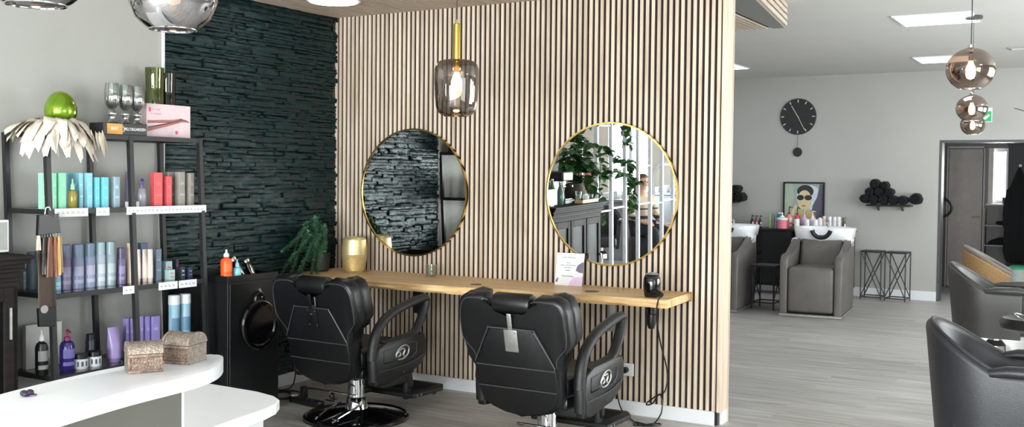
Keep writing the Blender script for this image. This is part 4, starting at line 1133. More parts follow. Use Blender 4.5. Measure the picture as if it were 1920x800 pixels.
ins = [(1.95, -3.40), (2.3, -3.41), (2.55, -3.42), (2.66, -3.50), (2.69, -3.60), (2.74, -3.92), (2.82, -4.5), (2.90, -5.36), (1.98, -5.36)]
b = B(); prism(b, ins, 0, .702, 'z'); obj('desk_body', b, M['desk_white'], t, False)
# treasure chests
def chest(p0, p1, dep, h, lb):
    p0 = Vector((*p0, 1.0)); p1 = Vector((*p1, 1.0)); W = (p1-p0).length
    ang = math.atan2(p1.y-p0.y, p1.x-p0.x)
    t = thing('treasure_box', lb, 'trinket box', p0, ang, 'embossed treasure chests on the counter')
    m1, m2 = M['chestmetal'], M['chestcopper']
    b = B(); hb = h*.62; n = 14
    box(b, (0, 0, 0), (W, dep, hb), .002); obj('chest_body', b, m1, t, False)
    b = B()
    arc = [(0, hb+.001)]+[(dep/2-dep/2*math.cos(PI*i/n), hb+.001+(h-hb)*math.sin(PI*i/n)) for i in range(1, n)]+[(dep, hb+.001)]
    prism(b, arc, 0, W, 'x')
    for x in (0, W-.006):
        out_ = [(y+(y-dep/2)*.04, z+(z-hb)*.05+.0005) for y, z in arc]; prism(b, out_, x-.001, x+.007, 'x')
    ld = obj('lid', b, m1, t, True, .5)
    b = B()
    for (x0_, x1_, z0_, z1_) in ((0, W, 0, .008), (0, W, hb-.008, hb), (0, .007, .008, hb-.008), (W-.007, W, .008, hb-.008), (W/2-.006, W/2+.006, .02, hb-.014)):
        box(b, (x0_, -.003, z0_), (x1_, 0, z1_), .001)
    for k in range(9):
        cx_ = .012+(W-.024)*k/8
        for zz in (.014, hb-.014): cyl(b, .0042, 0, .003, seg=8, M=Matrix.Translation((cx_, -.0005, zz)) @ Matrix.Rotation(PI/2, 4, 'X'))
    for sx in (0, 1):
        for r_ in range(2):
            for q in range(6): cyl(b, .0032, 0, .0025, seg=8, M=Matrix.Translation(((.012 if sx == 0 else W/2+.010)+q*.0055, -.0003, .026+r_*.012)) @ Matrix.Rotation(PI/2, 4, 'X'))
    obj('relief', b, m2, t, True)
M['chestmetal'] = mat('aged_pewter', (142, 130, 120), .4, .75, noise=.35, nscale=110, bump=.9, bscale=240)
M['chestcopper'] = mat('aged_copper', (126, 104, 92), .42, .7, noise=.35, nscale=120, bump=.6, bscale=260)
chest((2.938, -4.293), (2.985, -4.216), .070, .080, 'smaller embossed metal treasure box on the white counter, nearer the camera')
chest((2.885, -4.135), (2.969, -4.113), .092, .084, 'larger copper-toned treasure box with a domed lid, nearer the counter end')
t = thing('key_fob', 'small dark heart-shaped trinket lying on the white counter at the left', 'trinket', (2.962, -4.605, 1.0), .6)
b = B()
for (x, y, r) in ((-.007, 0, .009), (.006, .002, .010), (.0, -.008, .008)): bmesh.ops.create_uvsphere(b, u_segments=14, v_segments=10, radius=r, matrix=Matrix.Translation((x, y, r*.8)) @ Matrix.Diagonal((1, 1, .8, 1)))
obj('fob', b, col('fob', (52, 46, 58), .25, metal=.4), t)
b = B(); tube(b, [(.014+.008*math.cos(a*PI/6), .008*math.sin(a*PI/6), .003) for a in range(12)], .0016, seg=6, closed=True); obj('ring', b, col('fobring', (130, 84, 150), .3, metal=.6), t)

# ------------------------------------------------------------------ pendant lamps
def bulb(b, c, r=.022, L_=.09):
    lathe(b, [(0, -L_*.55), (r*.7, -L_*.48), (r, -L_*.25), (r*.95, 0), (r*.5, L_*.35), (r*.45, L_*.45), (0, L_*.45)], c, seg=20)
# cylinder pendant over the styling places
t = thing('pendant_lamp', 'smoked glass cylinder pendant with brass stem and glowing bulb before the slats', 'pendant lamp', (2.12, -1.5, 2.0))
b = B(); tube(b, [(0, 0, .345), (0, 0, HS-2.0)], .0028, seg=6); cyl(b, .05, HS-2.0-.02, HS-2.0-.0005, seg=24); obj('cable', b, M['black'], t)
b = B(); cyl(b, .020, .145, .35, seg=28, bev=.003); cyl(b, .006, .35, .372, seg=12); obj('stem', b, M['brass'], t)
b = B(); lathe(b, [(.022, .157), (.070, .155), (.094, .148), (.110, .134), (.1185, .108), (.1195, .05), (.116, -.03), (.110, -.095), (.100, -.122), (.084, -.136), (.070, -.141), (.066, -.143)], seg=64)
sh = obj('glass_shade', b, M['smoke'], t)
b = B(); cyl(b, .016, .09, .15, seg=20); obj('bulb_holder', b, M['brass'], t)
b = B(); lathe(b, [(.055, -.142), (.066, -.145), (.068, -.139), (.060, -.137)], seg=48, closed=True); obj('glass_lip', b, M['smokebrown'], t)
b = B(); bulb(b, (0, 0, .045), .030, .10); obj('bulb', b, M['bulb'], t)
# two half-mirrored pendants above the reception
def squat_pendant(loc, s, lb, g):
    t = thing('pendant_lamp', lb, 'pendant lamp', loc, 0, g)
    H_ = (HC-loc[2])
    b = B(); prof = [(.025, .125), (.05, .12), (.085, .10), (.104, .06), (.108, .01), (.104, -.035), (.088, -.075), (.066, -.095), (.055, -.102), (.051, -.104)]
    lathe(b, [(r*s, z*s) for r, z in prof], seg=72); obj('glass_shade', b, M['smokechrome'], t)
    b = B(); lathe(b, [(.050*s, -.101*s), (.056*s, -.104*s), (.056*s, -.098*s), (.051*s, -.098*s)], seg=60, closed=True); obj('glass_lip', b, M['chrome'], t)
    b = B(); cyl(b, .018*s, .11*s, .27*s, seg=24, bev=.002); cyl(b, .014*s, .04*s, .11*s, seg=16); obj('stem', b, M['chrome'], t)
    b = B(); tube(b, [(0, 0, .27*s), (0, 0, H_)], .0028, seg=6); cyl(b, .05, H_-.02, H_-.0005, seg=24); obj('cable', b, M['black'], t)
    b = B(); bulb(b, (0, 0, -.0), .022, .08); obj('bulb', b, M['dimbulb'], t)
M['dimbulb'] = mat('warm_bulb', (255, 230, 190), .4, emit=(255, 210, 160), emit_s=6.0)
squat_pendant((3.219, -4.387, 1.988), 1.0, 'half-mirrored glass pendant hanging in front of the stone wall edge', 'half-mirrored pendants over the reception')
squat_pendant((3.40, -4.88, 1.962), 1.0, 'half-mirrored glass pendant cut off by the top left corner', 'half-mirrored pendants over the reception')
# row of three globe pendants in the rear room
def globe_pendant(loc, lb):
    t = thing('globe_pendant', lb, 'pendant lamp', loc, 0, 'smoked globe pendants in a row')
    H_ = HC-loc[2]
    b = B(); prof = [(.016, .118)]+[(.126*math.cos(a)*(1+.0*a), .116*math.sin(a)+.0) for a in [math.radians(x) for x in range(76, -60, -7)]]+[(.062, -.102), (.055, -.106)]
    lathe(b, prof, seg=64); obj('glass_shade', b, M['smokebrown'], t)
    b = B(); lathe(b, [(.052, -.102), (.060, -.106), (.060, -.100), (.054, -.099)], seg=40, closed=True); obj('glass_lip', b, M['chrome'], t)
    b = B(); cyl(b, .017, .10, .135, seg=20, bev=.003); cyl(b, .013, .045, .10, seg=16); obj('stem', b, M['chrome'], t)
    b = B(); tube(b, [(0, 0, .135), (0, 0, H_)], .0032, seg=6); cyl(b, .07, H_-.025, H_-.0005, seg=28, bev=.003); obj('cable', b, col('cab', (60, 58, 60), .5), t)
    b = B(); bulb(b, (0, 0, -.0), .026, .10); obj('bulb', b, M['bulb'], t)
globe_pendant((4.486, -.035, 2.141), 'nearest and largest-looking smoked glass globe lamp of the row')
globe_pendant((4.10, 3.34, 2.146), 'smoked glass globe lamp in the middle of the row')
globe_pendant((3.80, 6.00, 2.140), 'farthest and smallest-looking smoked glass globe lamp of the row')

# ------------------------------------------------------------------ far wall
t = thing('wall_clock', 'round black pendulum clock on the far wall', 'clock', (1.407, YB-.001, 2.378))
Mx = Matrix.Rotation(PI/2, 4, 'X')
b = B(); cyl(b, .243, 0.0, .022, seg=72, bev=.004, M=Mx); obj('dial', b, col('dial', (26, 27, 29), .5), t)
b = B()
for k in range(12):
    a = 2*PI*k/12
    box(b, (-.006, -.0245, .190), (.006, -.022, .228), M=Matrix.Rotation(a, 4, 'Y'))
obj('hour_marks', b, col('tick', (206, 206, 200), .4), t, False)
b = B()
box(b, (-.005, -.028, -.03), (.005, -.026, .20), M=Matrix.Rotation(math.radians(153), 4, 'Y'))
box(b, (-.006, -.031, -.03), (.006, -.029, .17), M=Matrix.Rotation(math.radians(-31), 4, 'Y'))
cyl(b, .009, .022, .032, seg=16, M=Mx)
obj('hands', b, col('hand', (184, 176, 150), .4, metal=.5), t, False)
b = B(); box(b, (-.0025, -.014, -.43), (.0025, -.010, -.23)); obj('pendulum_rod', b, col('rod', (90, 90, 92), .4), t, False)
b = B(); cyl(b, .062, .004, .018, seg=40, bev=.003, M=Matrix.Translation((0, 0, -.479)) @ Mx); obj('pendulum_bob', b, col('bob', (34, 34, 36), .45), t)
# portrait
t = thing('framed_portrait', 'black framed portrait of a face with dark glasses on the far wall', 'picture', (1.504, YB-.001, 1.20))
b = B(); W_, H_ = .278, .295
for (x0, z0, x1, z1) in ((-W_, -H_, W_, -H_+.02), (-W_, H_-.02, W_, H_), (-W_, -H_+.02, -W_+.02, H_-.02), (W_-.02, -H_+.02, W_, H_-.02)): box(b, (x0, -.03, z0), (x1, 0, z1), .002)
obj('frame', b, M['black'], t, False)
def flat(pts, y, c, nm, par):
    b = B(); prism(b, pts, y, y+.0008, 'y'); return obj(nm, b, col('pic%d_%d_%d' % c, c, .55), par, False)
b = B(); box(b, (-W_+.02, -.012, -H_+.02), (W_-.02, -.004, H_-.02)); pc = obj('print', b, col('picbase', (150, 166, 160), .5), t, False)
def ell(cx, cz, rx, rz_, n=28, a0=0, a1=2*PI): return [(cx+rx*math.cos(a0+(a1-a0)*i/n), cz+rz_*math.sin(a0+(a1-a0)*i/n)) for i in range(n)]
flat([(-.255, -.27), (-.255, .27), (-.16, .27), (-.13, .1), (-.2, -.27)], -.0130, (166, 178, 160), 'print_area', pc)
flat(ell(.07, .09, .17, .165), -.0135, (196, 208, 214), 'print_area', pc)
flat([(.10, -.27), (.255, -.27), (.255, .26), (.21, .27), (.18, .1), (.12, -.02)], -.0138, (88, 82, 104), 'print_area', pc)
flat(ell(.02, .17, .11, .085), -.0142, (44, 40, 44), 'print_area', pc)
flat([(-.16, -.27), (-.08, -.08), (-.03, -.05), (.06, -.05), (.14, -.12), (.20, -.27)], -.0146, (184, 172, 118), 'print_area', pc)
flat(ell(.01, .05, .095, .135), -.0150, (206, 194, 152), 'print_area', pc)
flat([(-.20, -.20), (-.13, -.03), (-.10, .0), (-.09, -.05), (-.13, -.16), (-.16, -.25)], -.0152, (220, 190, 150), 'print_area', pc)
flat(ell(-.045, .085, .048, .036), -.0156, (40, 38, 46), 'print_area', pc); flat(ell(.06, .085, .050, .036), -.0156, (52, 44, 48), 'print_area', pc)
flat(ell(.0, -.025, .028, .010), -.0156, (176, 84, 72), 'print_area', pc)
# emergency sign
t = thing('exit_sign', 'small green emergency sign with white arrow high above the doorway', 'sign', (3.725, YB-.001, 2.352))
b = B(); box(b, (-.075, -.006, -.09), (.075, 0, .09), .002); obj('sign_plate', b, M['white'], t, False)
b = B(); box(b, (-.066, -.008, -.08), (.066, -.006, .045)); obj('green_field', b, col('exitgreen', (38, 176, 104), .4), t, False)
b = B(); prism(b, [(-.045, -.055), (.005, -.055), (.050, -.005), (.035, .010), (.005, -.02), (-.002, .032), (-.02, .032), (-.02, -.015), (-.05, -.03)], -.0092, -.008, 'y'); cyl(b, .008, .006, .0075, seg=14, M=Matrix.Translation((.03, 0, .067)) @ Mx); obj('arrow', b, M['paper'], t, False)
# towel shelves with rolled towels
def towel_roll(loc, r, L_, lb, g, k):
    b = B(); rnd = random.Random(k); n = 26
    ph = rnd.uniform(0, 6)
    prof = [(0, -.005), (r*.35, -.004), (r*.5, .004), (r*.8, -.002), (r*.97, .012), (r, .03), (r*1.03, L_*.5), (r, L_-.03), (r*.96, L_-.01), (0, L_)]
    vs = lathe(b, prof, seg=n)
    for v in vs:
        a = math.atan2(v.co.y, v.co.x); f = 1+.05*math.sin(3*a+ph)+.03*math.sin(7*a+ph*2)
        v.co.x *= f; v.co.y *= f*.97
    tube(b, [(r*(.15+.62*i/40)*math.cos(i*.42+ph), r*(.15+.62*i/40)*math.sin(i*.42+ph), -.006) for i in range(41)], r*.055, seg=6)
    for v in b.verts: v.co = Vector((v.co.x, v.co.z, v.co.y))
    o = obj('rolled_towel', b, M['towel'], None); o.location = loc; return tag(o, lb, 'towel', g)
def towel_shelf(x0, x1, lb):
    t = thing('towel_shelf', lb, 'shelf', ((x0+x1)/2, YB, 1.195))
    w = (x1-x0)/2
    b = B(); box(b, (-w, -.215, 0), (w, -.001, .022), .002); obj('board', b, M['black'], t, False)
    b = B()
    for x in (-w+.12, w-.12): prism(b, [(-.001, 0), (-.16, 0), (-.001, -.06)], x-.008, x+.008, 'x')
    obj('bracket', b, M['black'], t, False)
towel_shelf(2.36, 2.90, 'floating black shelf on the far wall carrying rolled towels')
zz = 1.2175
rolls = [(2.335, zz+.075, .060, 'at the left end'), (2.445, zz+.062, .060, 'second from the left in the bottom row'), (2.565, zz+.061, .060, 'third from the left in the bottom row'), (2.685, zz+.061, .060, 'fourth from the left in the bottom row'), (2.80, zz+.060, .058, 'fifth in the bottom row, beside the gap'),
         (2.955, zz+.080, .074, 'at the right end, set apart from the pile'), (2.395, zz+.165, .056, 'left one of the second layer'), (2.51, zz+.165, .057, 'middle one of the second layer'), (2.63, zz+.163, .056, 'right one of the second layer'), (2.455, zz+.268, .060, 'topmost left one of the pile'), (2.575, zz+.250, .050, 'topmost right one of the pile')]
for i, (x, z, r, lb) in enumerate(rolls): towel_roll((x, YB-.225, z), r, .205, 'black rolled towel '+lb+', right wall shelf', 'rolled towels on the right towel shelf', i)
towel_shelf(.15, .62, 'floating black towel shelf half hidden by the slatted wall')
for i, (x, z, r, lb) in enumerate([(.69, zz+.06, .066, 'low right'), (.63, zz+.175, .056, 'upper right'), (.56, zz+.062, .058, 'low second'), (.50, zz+.17, .055, 'upper second')]):
    towel_roll((x-.02, YB-.225, z), r, .205, 'black rolled towel, %s of those beside the slatted wall edge' % lb, 'rolled towels on the left towel shelf', 30+i)
# wire frame stools
def wire_stool(loc, rz, lb):
    t = thing('wire_stool', lb, 'stool', loc, rz, 'black wire frame stools'); s, h, r = .125, .62, .0075
    b = B()
    for x in (-s, s):
        for y in (-s, s): tube(b, [(x, y, 0), (x, y, h-.01)], r, seg=6)
    obj('leg_frame', b, M['blackmetal'], t)
    b = B()
    for z in (h-.008, .035):
        b = B()
        tube(b, [(-s, -s, z), (s, -s, z)], r, seg=6); tube(b, [(-s, s, z), (s, s, z)], r, seg=6); tube(b, [(-s, -s, z), (-s, s, z)], r, seg=6); tube(b, [(s, -s, z), (s, s, z)], r, seg=6)
        obj('ring_rail', b, M['blackmetal'], t)
    b = B()
    for y in (-s, s): tube(b, [(-s, y, .04), (s, y, h-.01)], r*.9, seg=6); tube(b, [(s, y, .04), (-s, y, h-.01)], r*.9, seg=6)
    obj('cross_brace', b, M['blackmetal'], t)
    b = B(); box(b, (-s-.005, -s-.005, h-.004), (s+.005, s+.005, h+.006), .002); obj('top_plate', b, M['blackmetal'], t, False)
wire_stool((2.46, 7.70, 0), 0, 'black wire stool with crossed bars next to the wash chair')
wire_stool((2.77, 7.67, 0), math.radians(-4), 'black wire stool with crossed bars nearer the doorway')
# product console between the wash units
t = thing('product_console', 'low black console carrying salon bottles behind the wash chairs', 'console', (1.45, 7.58, 0))
b = B(); box(b, (-.75, -.18, .845), (.78, .22, .875), .003); obj('top', b, M['satinblack'], t, False)
b = B()
for x in (-.74, -.36, .02, .40, .75): box(b, (x-.012, -.17, .12), (x+.012, .21, .845))
box(b, (-.75, .195, .12), (.76, .21, .845)); box(b, (-.74, -.17, .12), (.76, .195, .145)); box(b, (-.74, -.15, .50), (.76, .195, .52))
obj('carcass', b, M['satinblack'], t, False)
b = B(); box(b, (-.36+.014, -.182, .15), (.008, -.17, .84), .002); obj('door', b, M['satinblack'], t, False)
b = B()
for x in (-.72, .74):
    for y in (-.14, .17): tube(b, [(x, y, 0), (x, y, .12)], .012, seg=8)
obj('leg', b, M['blackmetal'], t)
gC = 'bottles on the console behind the wash chair'; zc = .8755
for k, (x, w, h, c, n) in enumerate(((1.165, .03, .19, (140, 190, 110), 'green'), (1.20, .022, .18, (190, 120, 110), 'reddish'), (1.235, .034, .19, (90, 150, 190), 'blue'), (1.275, .03, .19, (70, 110, 130), 'teal'))):
    pbox('product_carton', 'carton', x, 7.56, zc, w, .1, h, c, '%s carton in the row on the black console left of the pink tub' % n, 'cartons on the black console', rz=-PI/2)
def cbottle(x, y, r, h, c, cap, lb, pump=True, hz=.34):
    return pbottle('salon_bottle', 'bottle', x, y, zc, r, h, c, lb, gC, cap=cap, caph=hz, pump=pump, c2=(235, 232, 232))
t = thing('hair_mask_tub', 'pink tub with white lid and pump on the black console', 'tub', (1.345, 7.44, zc))
b = B(); lathe(b, [(0, 0), (.058, 0), (.066, .006), (.070, .12), (0, .12)], seg=28); obj('tub_body', b, col('pinktub', (214, 120, 134), .4), t)
b = B(); lathe(b, [(0, .12), (.074, .12), (.074, .145), (.03, .155), (.02, .175), (.008, .178), (.008, .215), (0, .215)], seg=28); tube(b, [(0, 0, .21), (-.045, -.02, .205)], .007, seg=8); obj('lid', b, M['white'], t)
cbottle(1.39, 7.60, .045, .295, (206, 128, 124), (20, 20, 22), 'salmon bottle with a black pump behind the pink tub')
cbottle(1.50, 7.60, .036, .285, (196, 74, 104), (20, 20, 22), 'magenta bottle with a black pump in front of the portrait')
cbottle(1.595, 7.58, .042, .255, (198, 170, 206), (200, 176, 210), 'lilac bottle with a lilac pump in front of the portrait')
cbottle(1.705, 7.58, .040, .245, (226, 206, 218), (232, 226, 230), 'pale pink bottle with a white pump top')
cbottle(1.80, 7.60, .036, .24, (224, 226, 228), (30, 30, 32), 'white bottle with a black pump at the right of the portrait')
cbottle(1.855, 7.60, .026, .18, (214, 190, 178), (226, 210, 200), 'slim beige tube bottle beside the white pump bottle', False, .2)
for (x, n) in ((1.53, 'left'), (1.66, 'middle'), (1.77, 'right')):
    cbottle(x, 7.47, .036, .135, (226, 228, 232), (236, 236, 238), 'short white jar bottle in the front row behind the wash basin, %s' % n, False, .3)
for (x, n) in ((1.93, 'left'), (1.99, 'middle'), (2.045, 'right')):
    cbottle(x, 7.58, .028, .175, (222, 224, 228), (232, 232, 234), 'white printed cup-like tube right of the portrait, %s of three' % n, False, .2)
cbottle(2.11, 7.58, .022, .165, (110, 66, 44), (70, 100, 60), 'small brown bottle at the right end of the console', False, .3)
for (x, c, n) in ((.90, (60, 30, 34), 'dark'), (.955, (170, 44, 54), 'red'), (1.01, (36, 34, 40), 'black')):
    cbottle(x, 7.56, .024, .165, c, (20, 20, 22), 'small %s bottle at the left end of the console beside the slatted wall' % n, True, .35)

# ------------------------------------------------------------------ wash chairs
def wash_chair(loc, rz, lb):
    t = thing('wash_chair', lb, 'hair wash chair', loc, rz, 'taupe hair wash chairs with white basins')
    # local: faces -y, origin = middle of the front foot edge
    L = M['taupe_leather']
    b = B(); prism(b, [(-.34, 0.0), (.34, 0.0), (.34, .9), (-.34, .9)], .0, .035, 'z', .01, 2); obj('plinth', b, M['steel'], t, False)
    for s in (-1, 1):
        b = B()
        side = [(.0, .035), (.0, .62), (.03, .665), (.10, .68), (.34, .69), (.55, .73), (.70, .83), (.95, .84), (.97, .6), (.92, .035)]
        prism(b, side, s*.295-.045, s*.295+.045, 'x', .022, 3)
        obj('armrest', b, L, t, True, .9)
    b = B(); box(b, (-.245, -.015, .055), (.245, .14, .555), .035, 4); box(b, (-.245, .02, .34), (.245, .62, .552), .04, 4); obj('seat', b, L, t)
    b = B(); R_ = Matrix.Translation((0, .60, .38)) @ Matrix.Rotation(math.radians(-20), 4, 'X')
    box(b, (-.235, -.03, 0), (.235, .10, .50), .04, 3, M=R_); obj('backrest', b, L, t)
    b = B()
    # ceramic basin: outer bowl loft with neck notch
    n = 48; rings = []
    def ring(rx, ry, cy_, z, dip=0):
        r_ = []
        for i in range(n):
            a = 2*PI*i/n; cx_, sy = math.cos(a), math.sin(a)
            x = rx*math.copysign(abs(cx_)**.55, cx_); y = cy_+ry*math.copysign(abs(sy)**.55, sy)
            dz = -dip*max(0, 1-(x/.10)**2) if sy < -.2 else 0
            r_.append(b.verts.new((x, y, z+dz)))
        return r_
    rings = [ring(.20, .13, 1.02, .72), ring(.26, .20, 1.00, .77), ring(.33, .275, .98, .85, .02), ring(.345, .30, .98, .955, .09), ring(.338, .292, .98, .968, .10), ring(.31, .262, .985, .962, .10), ring(.27, .225, 1.0, .86, .01), ring(.16, .13, 1.05, .80)]
    for a, c_ in zip(rings, rings[1:]):
        for i in range(n): b.faces.new((a[i], a[(i+1) % n], c_[(i+1) % n], c_[i]))
    b.faces.new(rings[0]); b.faces.new(rings[-1])
    bs_ = obj('basin', b, M['ceramic'], t, True, 1.0)
    b = B(); pts = [(.105*math.sin(a), .672+.012*math.cos(a), .962-.105*math.cos(a)) for a in [math.radians(x) for x in range(-78, 79, 12)]]
    tube(b, pts, .026, seg=10); obj('neck_rest', b, M['rubber'], bs_)
    b = B(); box(b, (-.15, .90, .035), (.15, 1.12, .75), .02); obj('column', b, M['white'], t, False)
    b = B()
    for s in (-1, 1):
        prism(b, [(.66, .80), (.74, .84), (.95, .84), (.90, .76), (.70, .76)], s*.31-.03, s*.31+.03, 'x', .006)
    obj('basin_bracket', b, M['white'], t, False)
    b = B(); tube(b, [(.0, 1.20, .95), (0, 1.20, 1.02), (0, 1.14, 1.04), (0, 1.08, 1.01)], .012, seg=10, smooth_n=4); obj('tap', b, M['chrome'], bs_)
    return t
wash_chair((2.26, 5.37, 0), math.radians(5), 'taupe leather wash chair with white basin, fully in view in the rear room')
wash_chair((1.12, 5.26, 0), math.radians(5), 'taupe leather wash chair half hidden behind the end of the slatted wall')
t = thing('side_table', 'small black metal side table between the two wash chairs', 'side table', (1.60, 5.95, 0), 0)
b = B()
for x in (-.13, .13):
    for y in (-.16, .16): tube(b, [(x, y, 0), (x, y, .50)], .010, seg=6)
    tube(b, [(x, -.16, .08), (x, .16, .08)], .008, seg=6); tube(b, [(x, -.16, .10), (x, .16, .49)], .006, seg=6); tube(b, [(x, .16, .10), (x, -.16, .49)], .006, seg=6)
tube(b, [(-.13, -.16, .08), (.13, -.16, .08)], .008, seg=6); tube(b, [(-.13, .16, .08), (.13, .16, .08)], .008, seg=6)
obj('frame', b, M['blackmetal'], t)
b = B(); box(b, (-.15, -.18, .50), (.15, .18, .52), .003); obj('tabletop', b, M['satinblack'], t, False)

# ------------------------------------------------------------------ tub chairs on the right
def tub_chair(loc, rz, lb, mL, mIn, rim=None, base=True, linear=False, g='grey tub styling chairs'):
    t = thing('tub_chair', lb, 'styling chair', loc, rz, g)      # faces +x
    R_, zb = .27, .34; n = 34; TH = .062
    path = []
    for i in range(n+1):
        s = i/n
        # straight arm, half circle back, straight arm (seen from above)
        AL = .16 if linear else .26
        tot = AL*2+PI*R_; d = s*tot
        if d < AL: p = (AL-.06-d, -R_); nrm = (0, -1)
        elif d > AL+PI*R_: q = d-AL-PI*R_; p = (-.06+q, R_); nrm = (0, 1)
        else:
            a = -PI/2-(d-AL)/R_; p = (-.06+R_*math.cos(a), R_*math.sin(a)); nrm = (math.cos(a), math.sin(a))
        back = max(0, -(p[0]+.02)/(R_+.04))
        zt = .695+.19*(back**1.15 if back > 0 else 0) if not linear else max(.60, .87-(p[0]+.33)/.43*.24)
        path.append((p, nrm, zt))
    b = B(); rows = []
    for (p, nr, zt) in path:
        sec = []
        for (o_, z, tp) in ((0, zb, 1), (0, zb+.02, 1), (0, .5, 1), (0, zt-.03, 1), (.004, zt-.012, 1), (.016, zt, 1), (TH-.016, zt, 1), (TH-.004, zt-.012, 1), (TH, zt-.03, 1), (TH, .5, 1), (TH, zb+.02, 1), (TH, zb, 1)):
            k = 1-.16*(.92-z)/.58*(1 if True else 0)
            x = (p[0]+nr[0]*(TH/2-o_)); y = (p[1]+nr[1]*(TH/2-o_))
            sec.append(b.verts.new((x*k if x < 0 else x*(1-.04*(.92-z)), y*k, z)))
        rows.append(sec)
    m = len(rows[0])
    for a, c_ in zip(rows, rows[1:]):
        for k in range(m): b.faces.new((a[k], a[(k+1) % m], c_[(k+1) % m], c_[k]))
    b.faces.new(rows[0]); b.faces.new(rows[-1])
    obj('shell', b, mL, t, True, 1.0)
    for s in (-1, 1):
        if linear: break
        b = B(); tube(b, [(-.05, s*.262, .695), (.02, s*.268, .708), (.18, s*.268, .712), (.235, s*.262, .70)], [.026, .036, .040, .030], seg=14, flat=.75)
        obj('arm_pad', b, mL, t)
    b = B(); box(b, (-.22, -.222, .36), (.26 if not linear else .12, .222, .50), .04, 4); obj('seat', b, mIn, t)
    b = B(); pp = []
    for (p, nr, zt) in path: pp.append((p[0]*(1-.16*(.92-zt)/.58) if p[0] < 0 else p[0], p[1]*(1-.16*(.92-zt)/.58), zt+.002))
    tube(b, pp, .010 if rim is None else .022, seg=8); obj('rim_piping', b, rim or mL, t)
    if base:
        b = B(); cyl(b, .03, .06, .34, seg=24); lathe(b, [(0, .30), (.05, .30), (.085, .26), (.09, .20), (.06, .19), (0, .19)], seg=28); lathe(b, [(0, .06), (.05, .058), (.16, .035), (.215, .015), (.22, 0), (0, 0)], seg=44)
        obj('pump_base', b, M['chrome'], t)
    return t
tub_chair((4.78, -.92, 0), math.radians(0), 'anthracite leather tub chair nearest the camera at the right edge', M['dark_leather'], M['dark_leather'])
tub_chair((4.38, 2.72, 0), math.radians(0), 'warm grey leather tub chair behind the nearest one', M['grey_leather'], M['grey_leather'])
M['mustard'] = mat('mustard_weave', (140, 108, 70), .7, noise=.2, nscale=50, bump=.6, bscale=120)
tub_chair((4.18, 5.15, 0), math.radians(5), 'mustard upholstered tub chair with a taupe rim in front of the doorway', M['mustard'], M['taupe_leather'], M['taupe_leather'], linear=True)
# black round stool at the right edge
t = thing('swivel_stool', 'black padded swivel stool with chrome frame at the right edge', 'stool', (4.73, 1.03, 0))
b = B(); lathe(b, [(0, .60), (.12, .605), (.165, .625), (.172, .655), (.15, .685), (.08, .675), (0, .665)], seg=40); obj('seat', b, M['leather'], t)
b = B(); cyl(b, .025, .10, .60, seg=20)
for k in range(5):
    a = 2*PI*k/5+.3; tube(b, [(0, 0, .11), (.12*math.cos(a), .12*math.sin(a), .10), (.24*math.cos(a), .24*math.sin(a), .07)], [.022, .017, .013], seg=8)
obj('chrome_base', b, M['chrome'], t)
for k in range(5):
    a = 2*PI*k/5+.3; b = B(); cyl(b, .028, -.012, .012, seg=18, M=Matrix.Translation((.24*math.cos(a), .24*math.sin(a), .0285)) @ Matrix.Rotation(PI/2, 4, 'X')); obj('caster', b, M['black'], t)
b = B(); tube(b, [(.10, -.165, .60), (.05, -.20, .66), (-.04, -.15, .70), (-.08, -.02, .715), (-.02, .12, .68)], .004, seg=8, smooth_n=6); obj('chrome_hoop', b, M['chrome'], t)
# twig
t = thing('dry_branch', 'thin dry twig reaching in from the right edge', 'twig', (4.95, 3.0, 0))
b = B(); lathe(b, [(0, 0), (.10, 0), (.13, .05), (.11, .40), (.06, .55), (.07, .60), (.055, .60), (.045, .55), (.09, .40), (0, .05)], seg=28); obj('floor_vase', b, col('fv', (70, 68, 66), .5), t)
b = B(); tube(b, [(0, 0, .3), (.0, 0, 1.2), (-.05, 0, 1.78), (-.20, 0, 2.06), (-.46, .02, 2.19)], [.006]*1+[.0045]*40, seg=6, smooth_n=10) if False else tube(b, [(0, 0, .3), (0, 0, 1.2), (-.06, 0, 1.75), (-.2, 0, 1.97), (-.34, 0, 2.06), (-.50, .02, 2.12)], .0042, seg=6, smooth_n=8)
tube(b, [(-.02, 0, 1.6), (.1, .05, 1.9), (.2, .1, 2.1)], .003, seg=6, smooth_n=4)
obj('twig', b, col('twig', (84, 78, 72), .8), t)

# ------------------------------------------------------------------ corridor beyond the doorway
t = thing('corridor_door_leaf', 'closed plain grey door at the end of the corridor', 'door', (3.30, 9.99, 0)); 
b = B(); box(b, (-.26, -.045, .01), (.19, -.005, 1.99), .004); obj('leaf', b, col('leaf', (156, 147, 144), .5), t, False)
b = B()
for x in (-.285, .20): box(b, (x, -.06, 0), (x+.02, -.0, 2.02), .002)
box(b, (-.285, -.06, 2.0), (.22, 0, 2.03), .002); obj('door_frame', b, col('lfr', (168, 164, 164), .5), t, False)
b = B(); tube(b, [(.15, -.045, 1.02), (.15, -.09, 1.02), (.06, -.095, 1.02)], .008, seg=8); obj('handle', b, M['steel'], t)
b = B(); box(b, (3.54, 9.90, 1.19), (3.85, 9.999, 1.215), .003); box(b, (3.56, 9.985, 1.215), (3.625, 9.998, 2.0)); tag(obj('window_sill', b, col('sill', (190, 184, 178), .5), None, False), 'pale window board beneath the bright corridor window', 'window sill')
t = thing('cup', 'small dark cup on the corridor window board', 'cup', (3.78, 9.95, 1.2155))
b = B(); lathe(b, [(0, 0), (.025, 0), (.036, .09), (.032, .09), (.022, .008), (0, .008)], seg=24); obj('cup_body', b, col('cupc', (66, 42, 72), .4), t)
t = thing('corridor_shelf', 'plain grey wall shelves below the corridor window', 'shelf', (3.74, 9.9, 0))
b = B()
